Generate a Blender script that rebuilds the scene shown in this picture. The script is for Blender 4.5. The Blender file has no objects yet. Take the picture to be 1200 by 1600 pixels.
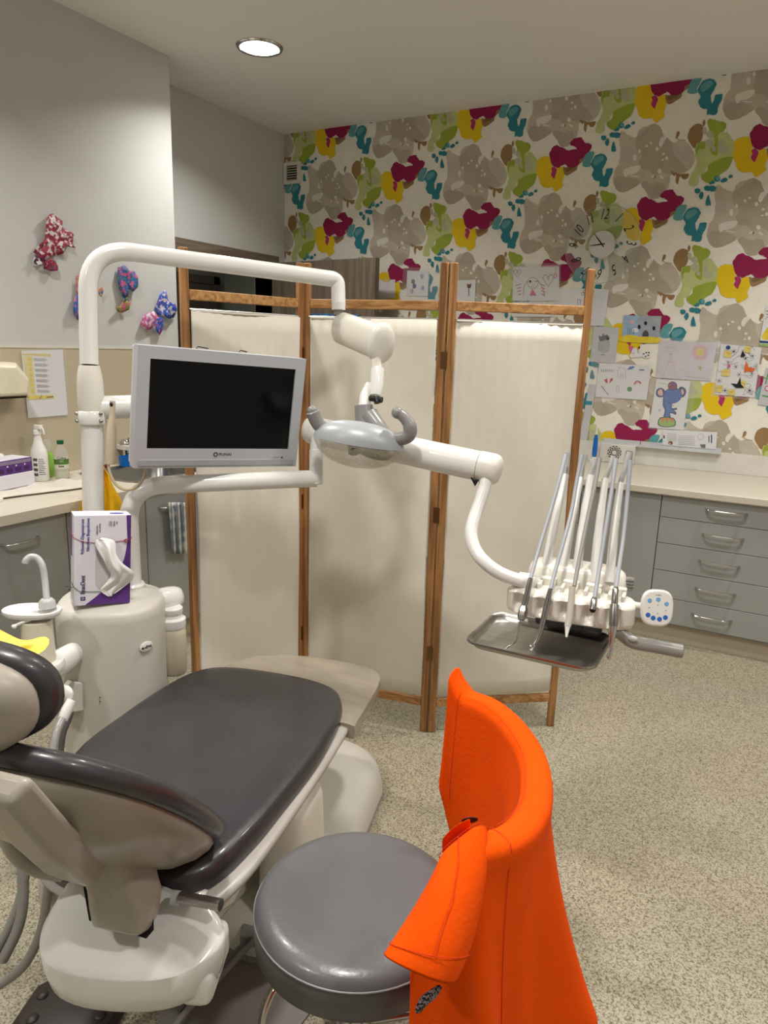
import bpy, bmesh, math, random
from mathutils import Vector, Matrix, noise as mnoise
R = math.radians
random.seed(7)
scene = bpy.context.scene
# ------------------------------------------------------------------ camera
F = 1125.4; YAW, PIT, ROL = R(-28.715), R(13.10), R(1.759)
EYE = Vector((0, 0, 1.55))
cy, sy, cp, sp = math.cos(YAW), math.sin(YAW), math.cos(PIT), math.sin(PIT)
FW = Vector((sy*cp, cy*cp, -sp)); r_ = Vector((cy, -sy, 0)); u_ = r_.cross(FW)
RT = r_*math.cos(ROL) + u_*math.sin(ROL); UP = u_*math.cos(ROL) - r_*math.sin(ROL)
cd = bpy.data.cameras.new('camera'); cam = bpy.data.objects.new('camera', cd)
scene.collection.objects.link(cam); scene.camera = cam
cd.sensor_fit = 'HORIZONTAL'; cd.sensor_width = 36; cd.lens = F/1200*36; cd.clip_start = .02
Mc = Matrix((RT, UP, -FW)).transposed().to_4x4(); Mc.translation = EYE; cam.matrix_world = Mc
# photograph measurements -> points of the room (px in the 1200x1600 frame + a known plane or distance)
def ray(x, y): return FW + RT*((x-600)/F) - UP*((y-800)/F)
def PZ(x, y, z): d = ray(x, y); return EYE + d*((z-EYE.z)/d.z)
def PX(x, y, X): d = ray(x, y); return EYE + d*(X/d.x)
def PY(x, y, Y): d = ray(x, y); return EYE + d*(Y/d.y)
def PD(x, y, D): return EYE + ray(x, y)*D
# ------------------------------------------------------------------ world + lamps + exposure
w = bpy.data.worlds.new('world'); scene.world = w; w.use_nodes = True
w.node_tree.nodes['Background'].inputs[0].default_value = (.9, .95, 1, 1)
w.node_tree.nodes['Background'].inputs[1].default_value = .02
scene.view_settings.view_transform = 'Standard'; scene.view_settings.look = 'None'
scene.view_settings.gamma = 1; scene.view_settings.use_curve_mapping = False
scene.view_settings.exposure = -0.52
LAMP_W = 30.0
LAMP_COL = (1.0, .965, .92)
CEIL = 3.05
LAMPS = [(-2.67, 3.36), (-2.35, 1.35), (-.45, 2.55), (-.75, .75), (.42, 3.6), (1.0, .9), (-1.6, -.8)]
def disc_lamp(x, y, power, rad=.10, z=CEIL-.03, spread=150):
    l = bpy.data.lights.new('downlight', 'AREA'); l.shape = 'DISK'; l.size = rad*2; l.energy = power  # name shared by the room downlights and the added corridor fill
    l.color = LAMP_COL; l.spread = R(spread)
    o = bpy.data.objects.new('downlight_or_fill', l); o.location = (x, y, z); scene.collection.objects.link(o)
disc_lamp(-4.2, 4.2, 9, z=2.66, spread=160)      # added fill lamp, no fixture seen, brightens the dark corridor beyond the doorway
for i, (x, y) in enumerate(LAMPS): disc_lamp(x, y, LAMP_W*(.75 if i == 0 else 1), spread=135)
# ------------------------------------------------------------------ materials
def lin(c): return tuple(((v/255)/12.92 if v/255 <= .04045 else ((v/255+.055)/1.055)**2.4) for v in c)
MATS = {}
def mat(name, rgb, rough=.5, metal=0., var=.04, scale=8., bump=0., bscale=60., spec=.5, trans=0., alpha=1., coat=0., emit=None, estr=0., stretch=None, ior=1.45, rgb2=None, ramp=(.4,.6)):
    if name in MATS: return MATS[name]
    m = bpy.data.materials.new(name); m.use_nodes = True; nt = m.node_tree; b = nt.nodes['Principled BSDF']
    b.inputs['Roughness'].default_value = rough; b.inputs['Metallic'].default_value = metal
    b.inputs['Specular IOR Level'].default_value = spec; b.inputs['IOR'].default_value = ior
    b.inputs['Transmission Weight'].default_value = trans; b.inputs['Alpha'].default_value = alpha
    b.inputs['Coat Weight'].default_value = coat; b.inputs['Coat Roughness'].default_value = .08
    c = lin(rgb); c2 = lin(rgb2) if rgb2 else tuple(v*(1-var*2) for v in c)
    tc = nt.nodes.new('ShaderNodeTexCoord'); mp = nt.nodes.new('ShaderNodeMapping')
    nt.links.new(tc.outputs['Object'], mp.inputs[0])
    if stretch: mp.inputs['Scale'].default_value = stretch
    n = nt.nodes.new('ShaderNodeTexNoise'); n.inputs['Scale'].default_value = scale; n.inputs['Detail'].default_value = 5
    nt.links.new(mp.outputs[0], n.inputs['Vector'])
    rp = nt.nodes.new('ShaderNodeValToRGB'); rp.color_ramp.elements[0].position = ramp[0]; rp.color_ramp.elements[1].position = ramp[1]
    rp.color_ramp.elements[0].color = (*c2, 1); rp.color_ramp.elements[1].color = (*c, 1)
    nt.links.new(n.outputs['Fac'], rp.inputs[0]); nt.links.new(rp.outputs[0], b.inputs['Base Color'])
    if bump:
        n2 = nt.nodes.new('ShaderNodeTexNoise'); n2.inputs['Scale'].default_value = bscale; n2.inputs['Detail'].default_value = 4
        nt.links.new(mp.outputs[0], n2.inputs['Vector'])
        bp = nt.nodes.new('ShaderNodeBump'); bp.inputs['Strength'].default_value = bump; bp.inputs['Distance'].default_value = .01
        nt.links.new(n2.outputs['Fac'], bp.inputs['Height']); nt.links.new(bp.outputs[0], b.inputs['Normal'])
    if emit:
        b.inputs['Emission Color'].default_value = (*emit, 1); b.inputs['Emission Strength'].default_value = estr
    MATS[name] = m; return m
def wood(name, rgb, rgb2, axis=2, scale=1.0):
    if name in MATS: return MATS[name]
    m = bpy.data.materials.new(name); m.use_nodes = True; nt = m.node_tree; b = nt.nodes['Principled BSDF']
    b.inputs['Roughness'].default_value = .45
    tc = nt.nodes.new('ShaderNodeTexCoord'); mp = nt.nodes.new('ShaderNodeMapping'); nt.links.new(tc.outputs['Object'], mp.inputs[0])
    s = [55*scale]*3; s[axis] = 3.0*scale; mp.inputs['Scale'].default_value = s
    n = nt.nodes.new('ShaderNodeTexNoise'); n.inputs['Scale'].default_value = 1; n.inputs['Detail'].default_value = 6; n.inputs['Distortion'].default_value = .8
    nt.links.new(mp.outputs[0], n.inputs['Vector'])
    rp = nt.nodes.new('ShaderNodeValToRGB'); rp.color_ramp.elements[0].position = .36; rp.color_ramp.elements[1].position = .62
    rp.color_ramp.elements[0].color = (*lin(rgb2), 1); rp.color_ramp.elements[1].color = (*lin(rgb), 1)
    nt.links.new(n.outputs['Fac'], rp.inputs[0]); nt.links.new(rp.outputs[0], b.inputs['Base Color'])
    MATS[name] = m; return m
def glass(name, rgb, alpha_mix=.85, rough=.03):
    """thin clear plastic or glass: mostly see-through plus a glossy coat"""
    if name in MATS: return MATS[name]
    m = bpy.data.materials.new(name); m.use_nodes = True; nt = m.node_tree; nt.nodes.clear()
    out = nt.nodes.new('ShaderNodeOutputMaterial'); t = nt.nodes.new('ShaderNodeBsdfTransparent'); g = nt.nodes.new('ShaderNodeBsdfPrincipled')
    mx = nt.nodes.new('ShaderNodeMixShader'); n = nt.nodes.new('ShaderNodeTexNoise'); n.inputs['Scale'].default_value = 20
    ma = nt.nodes.new('ShaderNodeMath'); ma.operation = 'MULTIPLY_ADD'; ma.inputs[1].default_value = .05; ma.inputs[2].default_value = alpha_mix-.025
    nt.links.new(n.outputs['Fac'], ma.inputs[0]); nt.links.new(ma.outputs[0], mx.inputs[0])
    t.inputs[0].default_value = (1, 1, 1, 1); g.inputs['Base Color'].default_value = (*lin(rgb), 1); g.inputs['Roughness'].default_value = rough
    nt.links.new(g.outputs[0], mx.inputs[1]); nt.links.new(t.outputs[0], mx.inputs[2]); nt.links.new(mx.outputs[0], out.inputs[0])
    MATS[name] = m; return m
# ------------------------------------------------------------------ mesh builder
def cr(pts, n=6, closed=False):
    """Catmull-Rom resampling"""
    P = [Vector(p) for p in pts]; L = len(P); out = []
    rng = L if closed else L-1
    for i in range(rng):
        if closed: a, b, c, d = P[(i-1) % L], P[i], P[(i+1) % L], P[(i+2) % L]
        else: a, b, c, d = P[max(i-1, 0)], P[i], P[i+1], P[min(i+2, L-1)]
        for k in range(n):
            t = k/n; out.append(.5*((2*b)+(c-a)*t+(2*a-5*b+4*c-d)*t*t+(3*b-a-3*c+d)*t**3))
    if not closed: out.append(P[-1].copy())
    return out
def fillet(pts, rad, n=8):
    P = [Vector(p) for p in pts]; out = [P[0]]
    rads = rad if isinstance(rad, (list, tuple)) else [rad]*(len(P)-2)
    for i in range(1, len(P)-1):
        a, b, c = P[i-1], P[i], P[i+1]; r = rads[i-1]
        r = min(r, (a-b).length*.49, (c-b).length*.49)
        s = b+(a-b).normalized()*r; e = b+(c-b).normalized()*r
        for k in range(n+1):
            t = k/n; out.append((1-t)**2*s+2*t*(1-t)*b+t*t*e)
    out.append(P[-1]); return out
def frame(o, x, y):
    x = Vector(x).normalized(); y = Vector(y); z = x.cross(y).normalized(); y = z.cross(x)
    M = Matrix((x, y, z)).transposed().to_4x4(); M.translation = Vector(o); return M
def axis_frame(a, b, hint=(0, 0, 1)):
    """z axis runs a->b"""
    z = (Vector(b)-Vector(a)).normalized(); h = Vector(hint)
    if abs(z.dot(h)) > .97: h = Vector((1, 0, 0))
    x = h.cross(z).normalized(); y = z.cross(x)
    M = Matrix((x, y, z)).transposed().to_4x4(); M.translation = Vector(a); return M
class MB:
    def __init__(s, M=None): s.v = []; s.f = []; s.m = []; s.M = M or Matrix()
    def add(s, vs, fs, mi=0, M=None):
        T = s.M @ M if M is not None else s.M; k = len(s.v)
        s.v += [T @ Vector(v) for v in vs]; s.f += [tuple(i+k for i in f) for f in fs]; s.m += [mi]*len(fs); return s
    def box(s, x0, x1, y0, y1, z0, z1, mi=0, M=None):
        v = [(x, y, z) for x in (x0, x1) for y in (y0, y1) for z in (z0, z1)]
        return s.add(v, [(0, 1, 3, 2), (4, 6, 7, 5), (0, 4, 5, 1), (2, 3, 7, 6), (0, 2, 6, 4), (1, 5, 7, 3)], mi, M)
    def prism(s, poly, z0, z1, mi=0, M=None):
        n = len(poly); v = [(p[0], p[1], z0) for p in poly]+[(p[0], p[1], z1) for p in poly]
        return s.add(v, [tuple(range(n))[::-1], tuple(range(n, 2*n))]+[(i, (i+1) % n, (i+1) % n+n, i+n) for i in range(n)], mi, M)
    def loft(s, rings, mi=0, cyc=True, caps=(True, True), M=None):
        n = len(rings[0]); v = [p for r in rings for p in r]; f = []
        for j in range(len(rings)-1):
            for i in range(n if cyc else n-1):
                a = j*n+i; b = j*n+(i+1) % n; f.append((a, b, b+n, a+n))
        if caps[0]: f.append(tuple(range(n))[::-1])
        if caps[1]: f.append(tuple(range((len(rings)-1)*n, len(rings)*n)))
        return s.add(v, f, mi, M)
    def tube(s, pts, r, n=16, mi=0, cap=True, flat=1., M=None, hint=None):
        P = [Vector(p) for p in pts]; L = len(P)
        rr = [r]*L if not isinstance(r, (list, tuple)) else ([r[0]+(r[1]-r[0])*i/(L-1) for i in range(L)] if len(r) == 2 and L != 2 else list(r))
        T = [(P[min(i+1, L-1)]-P[max(i-1, 0)]).normalized() for i in range(L)]
        h = Vector(hint) if hint else (Vector((0, 0, 1)) if abs(T[0].z) < .9 else Vector((1, 0, 0)))
        X = (h-T[0]*h.dot(T[0])).normalized(); rings = []
        for i in range(L):
            X = (X-T[i]*X.dot(T[i])).normalized(); Y = T[i].cross(X)
            rings.append([P[i]+(X*math.cos(2*math.pi*k/n)+Y*math.sin(2*math.pi*k/n)*flat)*rr[i] for k in range(n)])
        return s.loft(rings, mi, True, (cap, cap), M)
    def lathe(s, prof, n=24, mi=0, M=None, sx=1., sy=1.):
        rings = [[(r*sx*math.cos(2*math.pi*k/n), r*sy*math.sin(2*math.pi*k/n), z) for k in range(n)] for r, z in prof]
        return s.loft(rings, mi, True, (prof[0][0] > 1e-5, prof[-1][0] > 1e-5), M)
    def cyl(s, a, b, r, n=20, mi=0, r2=None): return s.tube([a, b], [r, r2 if r2 is not None else r], n, mi)
    def ell(s, c, rad, n=20, mi=0, M=None):
        prof = [(math.sin(math.pi*i/n), -math.cos(math.pi*i/n)) for i in range(n+1)]
        rings = [[(c[0]+rad[0]*max(r, 1e-4)*math.cos(2*math.pi*k/n), c[1]+rad[1]*max(r, 1e-4)*math.sin(2*math.pi*k/n), c[2]+rad[2]*z) for k in range(n)] for r, z in prof]
        return s.loft(rings, mi, True, (True, True), M)
    def sheet(s, grid, mi=0, M=None):
        n = len(grid[0]); v = [p for r in grid for p in r]
        return s.add(v, [(j*n+i, j*n+i+1, (j+1)*n+i+1, (j+1)*n+i) for j in range(len(grid)-1) for i in range(n-1)], mi, M)
    def build(s, name, mats, parent=None, bevel=0, sub=0, solid=0, sharp=38, seg=3, offset=-1, wrink=None):
        if not isinstance(mats, (list, tuple)): mats = [mats]
        base = wloc(parent) if parent else None
        if base is None:
            xs = [v.x for v in s.v]; ys = [v.y for v in s.v]
            base = Vector(((min(xs)+max(xs))/2, (min(ys)+max(ys))/2, min(v.z for v in s.v)))
        me = bpy.data.meshes.new(name); me.from_pydata([v-base for v in s.v], [], s.f)
        for m in mats: me.materials.append(m)
        for p, k in zip(me.polygons, s.m): p.material_index = k
        bm = bmesh.new(); bm.from_mesh(me); bmesh.ops.remove_doubles(bm, verts=bm.verts, dist=1e-6)
        bmesh.ops.recalc_face_normals(bm, faces=bm.faces); bm.to_mesh(me); bm.free()
        me.polygons.foreach_set('use_smooth', [True]*len(me.polygons))
        if not sub: me.set_sharp_from_angle(angle=R(sharp))
        o = bpy.data.objects.new(name, me); scene.collection.objects.link(o)
        if parent: o.parent = parent
        else: o.location = base
        if solid:
            md = o.modifiers.new('solid', 'SOLIDIFY'); md.thickness = solid; md.offset = offset
        if bevel:
            md = o.modifiers.new('bevel', 'BEVEL'); md.width = bevel; md.segments = seg; md.limit_method = 'ANGLE'; md.angle_limit = R(35)
        if sub:
            md = o.modifiers.new('sub', 'SUBSURF'); md.levels = sub; md.render_levels = sub
        return o
def wloc(o):
    v = Vector((0, 0, 0))
    while o: v = v+o.location; o = o.parent
    return v
def tag(o, label, cat, group=None, kind=None):
    if label: o['label'] = label
    if cat: o['category'] = cat
    if group: o['group'] = group
    if kind: o['kind'] = kind
    return o
def thing(name, label, cat, loc=(0, 0, 0), group=None):
    o = bpy.data.objects.new(name, None); scene.collection.objects.link(o); o.location = Vector(loc); o.empty_display_size = .05
    return tag(o, label, cat, group)
def struct(o): o['kind'] = 'structure'; return o
def text(body, size, M, m, parent, name='lettering', ax='CENTER', depth=.0004, xs=1., fillw=0, bold=0):
    cu = bpy.data.curves.new('t', 'FONT'); cu.body = body; cu.size = size; cu.align_x = ax; cu.align_y = 'CENTER'; cu.extrude = depth; cu.offset = bold
    to = bpy.data.objects.new('t', cu); scene.collection.objects.link(to)
    bpy.context.view_layer.update()
    me = bpy.data.meshes.new_from_object(to.evaluated_get(bpy.context.evaluated_depsgraph_get()))
    bpy.data.objects.remove(to)
    b = MB(M); b.add([(v.co.x*xs, v.co.y, v.co.z) for v in me.vertices], [tuple(p.vertices) for p in me.polygons])
    if parent is None: return b
    return b.build(name, m, parent)
def inset_rings(outline, levels, c=None):
    """outline: list of xy; levels: (scale, z)"""
    cx = c[0] if c else sum(p[0] for p in outline)/len(outline); cyy = c[1] if c else sum(p[1] for p in outline)/len(outline)
    return [[(cx+(p[0]-cx)*k, cyy+(p[1]-cyy)*k, z) for p in outline] for k, z in levels]
def rrect(w, h, r, n=6, cx=0, cy_=0):
    out = []
    for (sx, sy_, a0) in ((1, 1, 0), (-1, 1, 90), (-1, -1, 180), (1, -1, 270)):
        for k in range(n+1):
            a = R(a0+90*k/n); out.append((cx+sx*(w/2-r)+r*math.cos(a), cy_+sy_*(h/2-r)+r*math.sin(a)))
    return out
def superell(a, b, n=2.6, k=48, cx=0, cy_=0):
    out = []
    for i in range(k):
        t = 2*math.pi*i/k; c, s = math.cos(t), math.sin(t)
        out.append((cx+a*math.copysign(abs(c)**(2/n), c), cy_+b*math.copysign(abs(s)**(2/n), s)))
    return out
# palette
M_wall = mat('wall_paint', (204, 204, 202), .9, var=.012, scale=3, bump=.06, bscale=180)
M_ceil = mat('ceiling_paint', (236, 234, 230), .75, var=.01, scale=2)
M_band = mat('tan_wall_panel', (196, 184, 158), .55, var=.015, scale=4)
M_white = mat('white_enamel', (232, 231, 226), .22, var=.01, scale=5, coat=.4)
M_cream = mat('cream_plastic', (226, 222, 210), .3, var=.012, scale=6, coat=.2)
M_cream2 = mat('ivory_plastic', (228, 224, 213), .35, var=.012, scale=6)
M_body = mat('light_beige_plastic', (204, 200, 189), .4, var=.012, scale=6)
M_taupe = mat('taupe_plastic', (146, 139, 124), .32, var=.02, scale=5, coat=.15)
M_taupe2 = mat('greige_plastic', (160, 153, 141), .35, var=.02, scale=5)
M_dkpad = mat('charcoal_vinyl', (54, 52, 55), .34, var=.06, scale=7, bump=.35, bscale=9, coat=.15)
M_grey = mat('warm_grey_plastic', (142, 139, 134), .3, var=.02)
M_lgrey = mat('light_grey_plastic', (186, 186, 184), .3, var=.02)
M_black = mat('black_plastic', (22, 22, 24), .4, var=.05)
M_chrome = mat('chrome', (205, 203, 200), .12, 1., var=.03, scale=12)
M_steel = mat('brushed_steel', (178, 175, 170), .34, 1., var=.08, scale=5, stretch=(1, 25, 1))
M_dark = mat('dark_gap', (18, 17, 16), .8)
M_cab = mat('grey_cabinet_laminate', (154, 154, 151), .28, var=.015, scale=3)
M_top = mat('beige_worktop', (208, 200, 184), .35, var=.05, scale=160, bump=.02)
M_plinth = mat('beige_plinth', (182, 170, 148), .5, var=.02)
M_paper = mat('white_paper', (226, 225, 226), .8, var=.015, scale=10)
M_sleeve = glass('clear_sleeve_plastic', (235, 238, 240), .86, .12)
M_clear = glass('clear_plastic', (220, 225, 225), .8, .05)
M_glass = glass('clock_glass', (215, 228, 222), .93, .02)
def ink(name, rgb): return mat('ink_'+name, rgb, .75, var=.06, scale=30)
# ================================================================== SETTING
XL, XR, XA, YB, YE, YF = -3.21, 1.9, -3.54, 4.74, 3.25, -1.6
# floor: speckled sheet vinyl
mf = bpy.data.materials.new('speckled_vinyl_floor'); mf.use_nodes = True; nt = mf.node_tree; b = nt.nodes['Principled BSDF']
tc = nt.nodes.new('ShaderNodeTexCoord')
n1 = nt.nodes.new('ShaderNodeTexNoise'); n1.inputs['Scale'].default_value = 210; n1.inputs['Detail'].default_value = 3; n1.inputs['Roughness'].default_value = .6
n2 = nt.nodes.new('ShaderNodeTexNoise'); n2.inputs['Scale'].default_value = 2; n2.inputs['Detail'].default_value = 2
nt.links.new(tc.outputs['Object'], n1.inputs['Vector']); nt.links.new(tc.outputs['Object'], n2.inputs['Vector'])
rp = nt.nodes.new('ShaderNodeValToRGB'); cr_ = rp.color_ramp
cr_.elements[0].position = .36; cr_.elements[0].color = (*lin((92, 83, 65)), 1); cr_.elements[1].position = .52; cr_.elements[1].color = (*lin((166, 158, 136)), 1)
e = cr_.elements.new(.66); e.color = (*lin((182, 174, 153)), 1); e = cr_.elements.new(.44); e.color = (*lin((138, 128, 107)), 1)
nt.links.new(n1.outputs['Fac'], rp.inputs[0])
mx = nt.nodes.new('ShaderNodeMix'); mx.data_type = 'RGBA'; mx.blend_type = 'MULTIPLY'; mx.inputs[0].default_value = .12
nt.links.new(rp.outputs[0], mx.inputs[6]); nt.links.new(n2.outputs['Color'], mx.inputs[7]); nt.links.new(mx.outputs[2], b.inputs['Base Color'])
b.inputs['Roughness'].default_value = .42
struct(MB().box(-5.2, XR, YF, 6.2, -.05, 0).build('floor', mf))
struct(MB().box(XA-.1, XR, YF, YB+.1, CEIL, CEIL+.05).build('ceiling', M_ceil))
struct(MB().box(XA-.16, XL, YF, YE, 0, CEIL).build('wall_left', M_wall))
struct(MB().box(XL, XL+.006, YF, YE-.005, 0, 1.485, 0).box(XL, XL+.008, YF, YE-.005, 1.482, 1.49, 1).build('trim_1', [M_band, mat('pale_edge', (222, 214, 196), .5)]))
DY0, DY1, DZ = 3.42, 4.58, 2.10
struct(MB().box(XA-.16, XA, YE, DY0, 0, CEIL).box(XA-.16, XA, DY1, YB, 0, CEIL).box(XA-.16, XA, DY0, DY1, DZ, CEIL).build('wall_alcove', M_wall))
M_door = wood('grey_brown_wood_laminate', (128, 114, 98), (104, 92, 79), 2, .8)
M_doorh = wood('grey_brown_wood_laminate_head', (128, 114, 98), (104, 92, 79), 1, .8)
dr = MB()
dr.box(XA-.17, XA+.012, DY0-.075, DY1+.075, DZ, DZ+.075, 1)
for y0 in (DY0-.075, DY1): dr.box(XA-.17, XA+.012, y0, y0+.075, 0, DZ)
dfr = struct(dr.build('door_1', [M_door, M_doorh], bevel=.002))
hinge = Vector((-3.515, 4.56, 0)); edge = Vector((-2.555, 4.44, 0)); dM = frame(hinge, edge-hinge, (0, 0, 1))
leafL = (edge-hinge).length
lf = MB(dM); lf.box(0, leafL-.045, .012, 2.12, -.04, 0).box(leafL-.045, leafL, .012, 2.12, -.045, .003)
lf.build('door_leaf', M_door, dfr, bevel=.003)
struct(MB().box(-5.0, -4.9, 2.4, 6.2, 0, 2.7).build('wall_corridor', mat('corridor_paint', (150, 152, 140), .9)))
struct(MB().box(-4.9, XA-.16, 5.6, 5.7, 0, 2.7).box(-4.9, XA-.16, 2.4, 2.5, 0, 2.7).build('wall_corridor_end', mat('corridor_paint', (150, 152, 140), .9)))
struct(MB().box(-5.0, XA-.16, 2.4, 5.7, 2.7, 2.75).build('ceiling_corridor', M_ceil))
# second door seen through the doorway
d2 = MB().box(-4.9, -4.86, 4.6, 5.4, 0, 2.05).box(-4.9, -4.85, 4.52, 4.6, 0, 2.12).box(-4.9, -4.85, 5.4, 5.48, 0, 2.12).box(-4.9, -4.85, 4.52, 5.48, 2.05, 2.12)
struct(d2.build('door_2', mat('corridor_door', (98, 88, 78), .5)))
struct(MB().box(XR, XR+.1, YF, YB+.1, 0, CEIL).build('wall_right', M_wall))
struct(MB().box(XA-.16, XR+.1, YF-.1, YF, 0, CEIL).build('wall_front', M_wall))
# ---------------- wallpaper on the back wall: one repeating motif, half-drop
def c3(x, y): return (x/4.21+920, y/4.21+100)
def wp(pts): return [PY(*c3(*p), YB) for p in pts]
def wel(cx, cy__, rx, ry, ang=0, n=14, wob=.12, seed=0):
    rnd = random.Random(seed+int(cx*7+cy__)); out = []
    for k in range(n):
        t = 2*math.pi*k/n; q = 1+rnd.uniform(-wob, wob); x = rx*q*math.cos(t); y = ry*q*math.sin(t); a = R(ang)
        out.append((cx+x*math.cos(a)-y*math.sin(a), cy__+x*math.sin(a)+y*math.cos(a)))
    return out
motif = [  # (material, outline) in paint order
 ('taupe_light', [(200,470),(225,440),(260,470),(310,480),(335,430),(390,405),(435,393),(465,410),(490,455),(500,490),(530,500),(560,515),(600,500),(645,512),(680,560),(698,620),(675,680),(620,722),(545,725),(530,790),(505,840),(450,885),(400,880),(370,830),(335,790),(290,820),(230,845),(185,830),(160,770),(170,700),(200,650),(205,560)]),
 ('taupe_dark', [(310,495),(350,455),(375,430),(405,400),(435,393),(462,412),(490,455),(482,500),(500,520),(515,485),(545,520),(560,590),(620,660),(640,700),(560,718),(520,725),(470,705),(440,740),(400,705),(345,690),(330,640),(345,600),(310,560)]),
 ('taupe_dark', [(345,795),(370,770),(420,790),(460,780),(495,790),(500,835),(450,883),(400,880),(372,832)]),
 ('taupe_dark', [(165,770),(200,740),(260,745),(320,760),(335,785),(290,818),(230,843),(186,828)]),
 ('taupe_pale', [(550,540),(590,530),(630,540),(665,590),(680,630),(650,640),(610,610),(570,600)]),
 ('taupe_pale', [(215,560),(240,520),(270,540),(275,600),(250,640),(215,620)]),
 ('brown', [(540,705),(560,737),(575,728),(572,770),(585,792),(600,740),(622,758),(645,755),(658,722),(600,724)]),
 ('white', [(228,705),(262,680),(336,668),(330,700),(292,725),(262,728),(240,745)]),
 ('white', wel(303,615,12,20)), ('white', wel(333,574,9,12)), ('white', wel(382,540,8,9)), ('white', wel(408,520,10,6)),
 ('white', wel(450,558,10,13)), ('white', wel(492,590,10,8)), ('white', wel(512,620,9,14)), ('white', wel(486,630,8,6)),
 ('white', [(462,535),(470,495),(495,475),(505,490),(490,520),(478,545)]),
 ('white', wel(465,705,12,16)), ('white', wel(428,738,20,6,-20)), ('white', wel(480,745,16,7,30)), ('white', wel(300,738,30,4,8)),
 ('brown', wel(436,742,6,12,15)),
 ('brown', [(650,485),(660,440),(680,412),(712,394),(745,402),(752,440),(745,490),(720,530),(695,555),(668,525)]),
 ('brown', [(748,385),(758,365),(768,380),(762,405),(752,410)]), ('brown', [(572,480),(580,450),(592,442),(598,456),(588,480),(575,492)]),
 ('line', [(575,487),(600,498),(635,500),(635,505),(600,503),(573,492)]),
 ('green_light', [(700,560),(712,525),(770,503),(815,480),(850,470),(865,455),(905,450),(945,495),(965,545),(972,590),(940,612),(870,640),(790,662),(752,720),(722,742),(720,790),(692,805),(658,792),(668,740),(692,700),(712,650),(700,605)]),
 ('green', [(780,378),(812,362),(850,376),(893,385),(905,410),(882,445),(857,460),(850,500),(853,560),(840,605),(812,590),(795,560),(820,540),(828,500),(800,450)]),
 ('green', [(705,560),(722,520),(765,512),(760,560),(735,570),(712,600)]),
 ('green', [(800,655),(870,622),(940,610),(942,640),(915,692),(872,722),(832,762),(790,786),(748,762),(740,735),(778,705),(785,672)]),
 ('sage', wel(797,465,23,24)), ('sage', wel(796,520,28,26)), ('sage', wel(822,558,14,18)), ('sage', wel(885,545,38,48)), ('sage', wel(762,440,14,24)),
 ('green_light', wel(918,515,28,40)), ('green_light', wel(745,590,30,36)),
 ('yellow', [(308,175),(340,140),(388,134),(415,158),(420,228),(408,262),(435,287),(448,240),(468,208),(505,213),(512,262),(495,308),(502,342),(440,387),(418,356),(380,362),(336,346),(320,300),(300,252),(312,215)]),
 ('brown', [(505,205),(530,207),(560,190),(610,178),(640,125),(666,118),(660,152),(620,186),(606,220),(575,242),(532,266),(510,250)]),
 ('brown_dark', [(520,215),(560,200),(600,185),(600,200),(560,225),(530,240)]),
 ('magenta', [(320,935),(340,892),(370,875),(398,886),(430,898),(452,916),(490,908),(520,905),(502,888),(470,872),(488,842),(520,828),(556,832),(576,865),(612,872),(628,892),(610,925),(602,955),(562,968),(538,980),(530,1005),(500,1026),(460,1030),(430,1006),(400,1020),(370,1028),(342,1012),(328,985)]),
 ('pink', [(330,1030),(352,1022),(370,1045),(358,1080),(350,1103),(328,1075),(336,1050)]),
 ('teal', [(725,150),(752,113),(800,97),(836,115),(830,160),(808,195),(803,225),(808,258),(822,240),(832,205),(876,200),(875,236),(850,282),(846,320),(830,338),(808,336),(790,332),(775,336),(776,300),(740,290),(722,250),(736,215),(718,185)]),
 ('teal_light', [(650,182),(665,130),(690,95),(742,84),(730,130),(712,160),(716,186),(690,198),(662,196)]),
 ('teal_light', [(735,150),(760,125),(800,110),(815,130),(790,160),(745,185)]),
 ('teal', wel(845,755,20,20)), ('teal_light', wel(850,752,14,14)), ('teal', wel(817,778,13,13)), ('teal', wel(802,785,10,8)), ('teal', wel(890,765,25,13,-25)), ('teal', wel(933,740,15,11,-15)),
 ('teal', wel(812,820,26,20)), ('teal', wel(780,818,24,17)), ('teal', wel(715,835,20,17)), ('teal', wel(740,865,14,25,10)), ('teal', [(780,870),(790,866),(802,915),(798,930),(772,930),(770,905)]),
]
WC = {'taupe_light': (203,193,177), 'taupe_dark': (186,175,157), 'taupe_pale': (200,190,176), 'white': (232,228,216), 'brown': (156,124,82), 'brown_dark': (128,100,66),
      'green': (160,178,62), 'green_light': (200,208,142), 'sage': (190,188,160), 'yellow': (236,200,20), 'magenta': (150,22,78), 'pink': (182,50,104), 'teal': (48,134,148), 'teal_light': (100,166,172), 'line': (180,168,150)}
wmats = [mat('wallpaper_ground', (240, 236, 224), .85, var=.02, scale=30, bump=.08, bscale=250)]; wi = {}
for k, c in WC.items(): wi[k] = len(wmats); wmats.append(mat('wallpaper_'+k, c, .8, var=.07 if 'taupe' in k or 'green' in k or 'teal' in k else .04, scale=14, ramp=(.3, .7)))
def clip(poly, ax, val, keep_less):
    out = []; n = len(poly)
    for i in range(n):
        a, b_ = poly[i], poly[(i+1) % n]; ia = (a[ax] <= val) == keep_less; ib = (b_[ax] <= val) == keep_less
        if ia: out.append(a)
        if ia != ib:
            t = (val-a[ax])/(b_[ax]-a[ax]); out.append(tuple(a[j]+t*(b_[j]-a[j]) for j in range(2)))
    return out
bw = MB(); bw.box(XA-.16, XR+.1, YB, YB+.1, 0, CEIL)
AX, AZ = 1.123, .668
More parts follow.
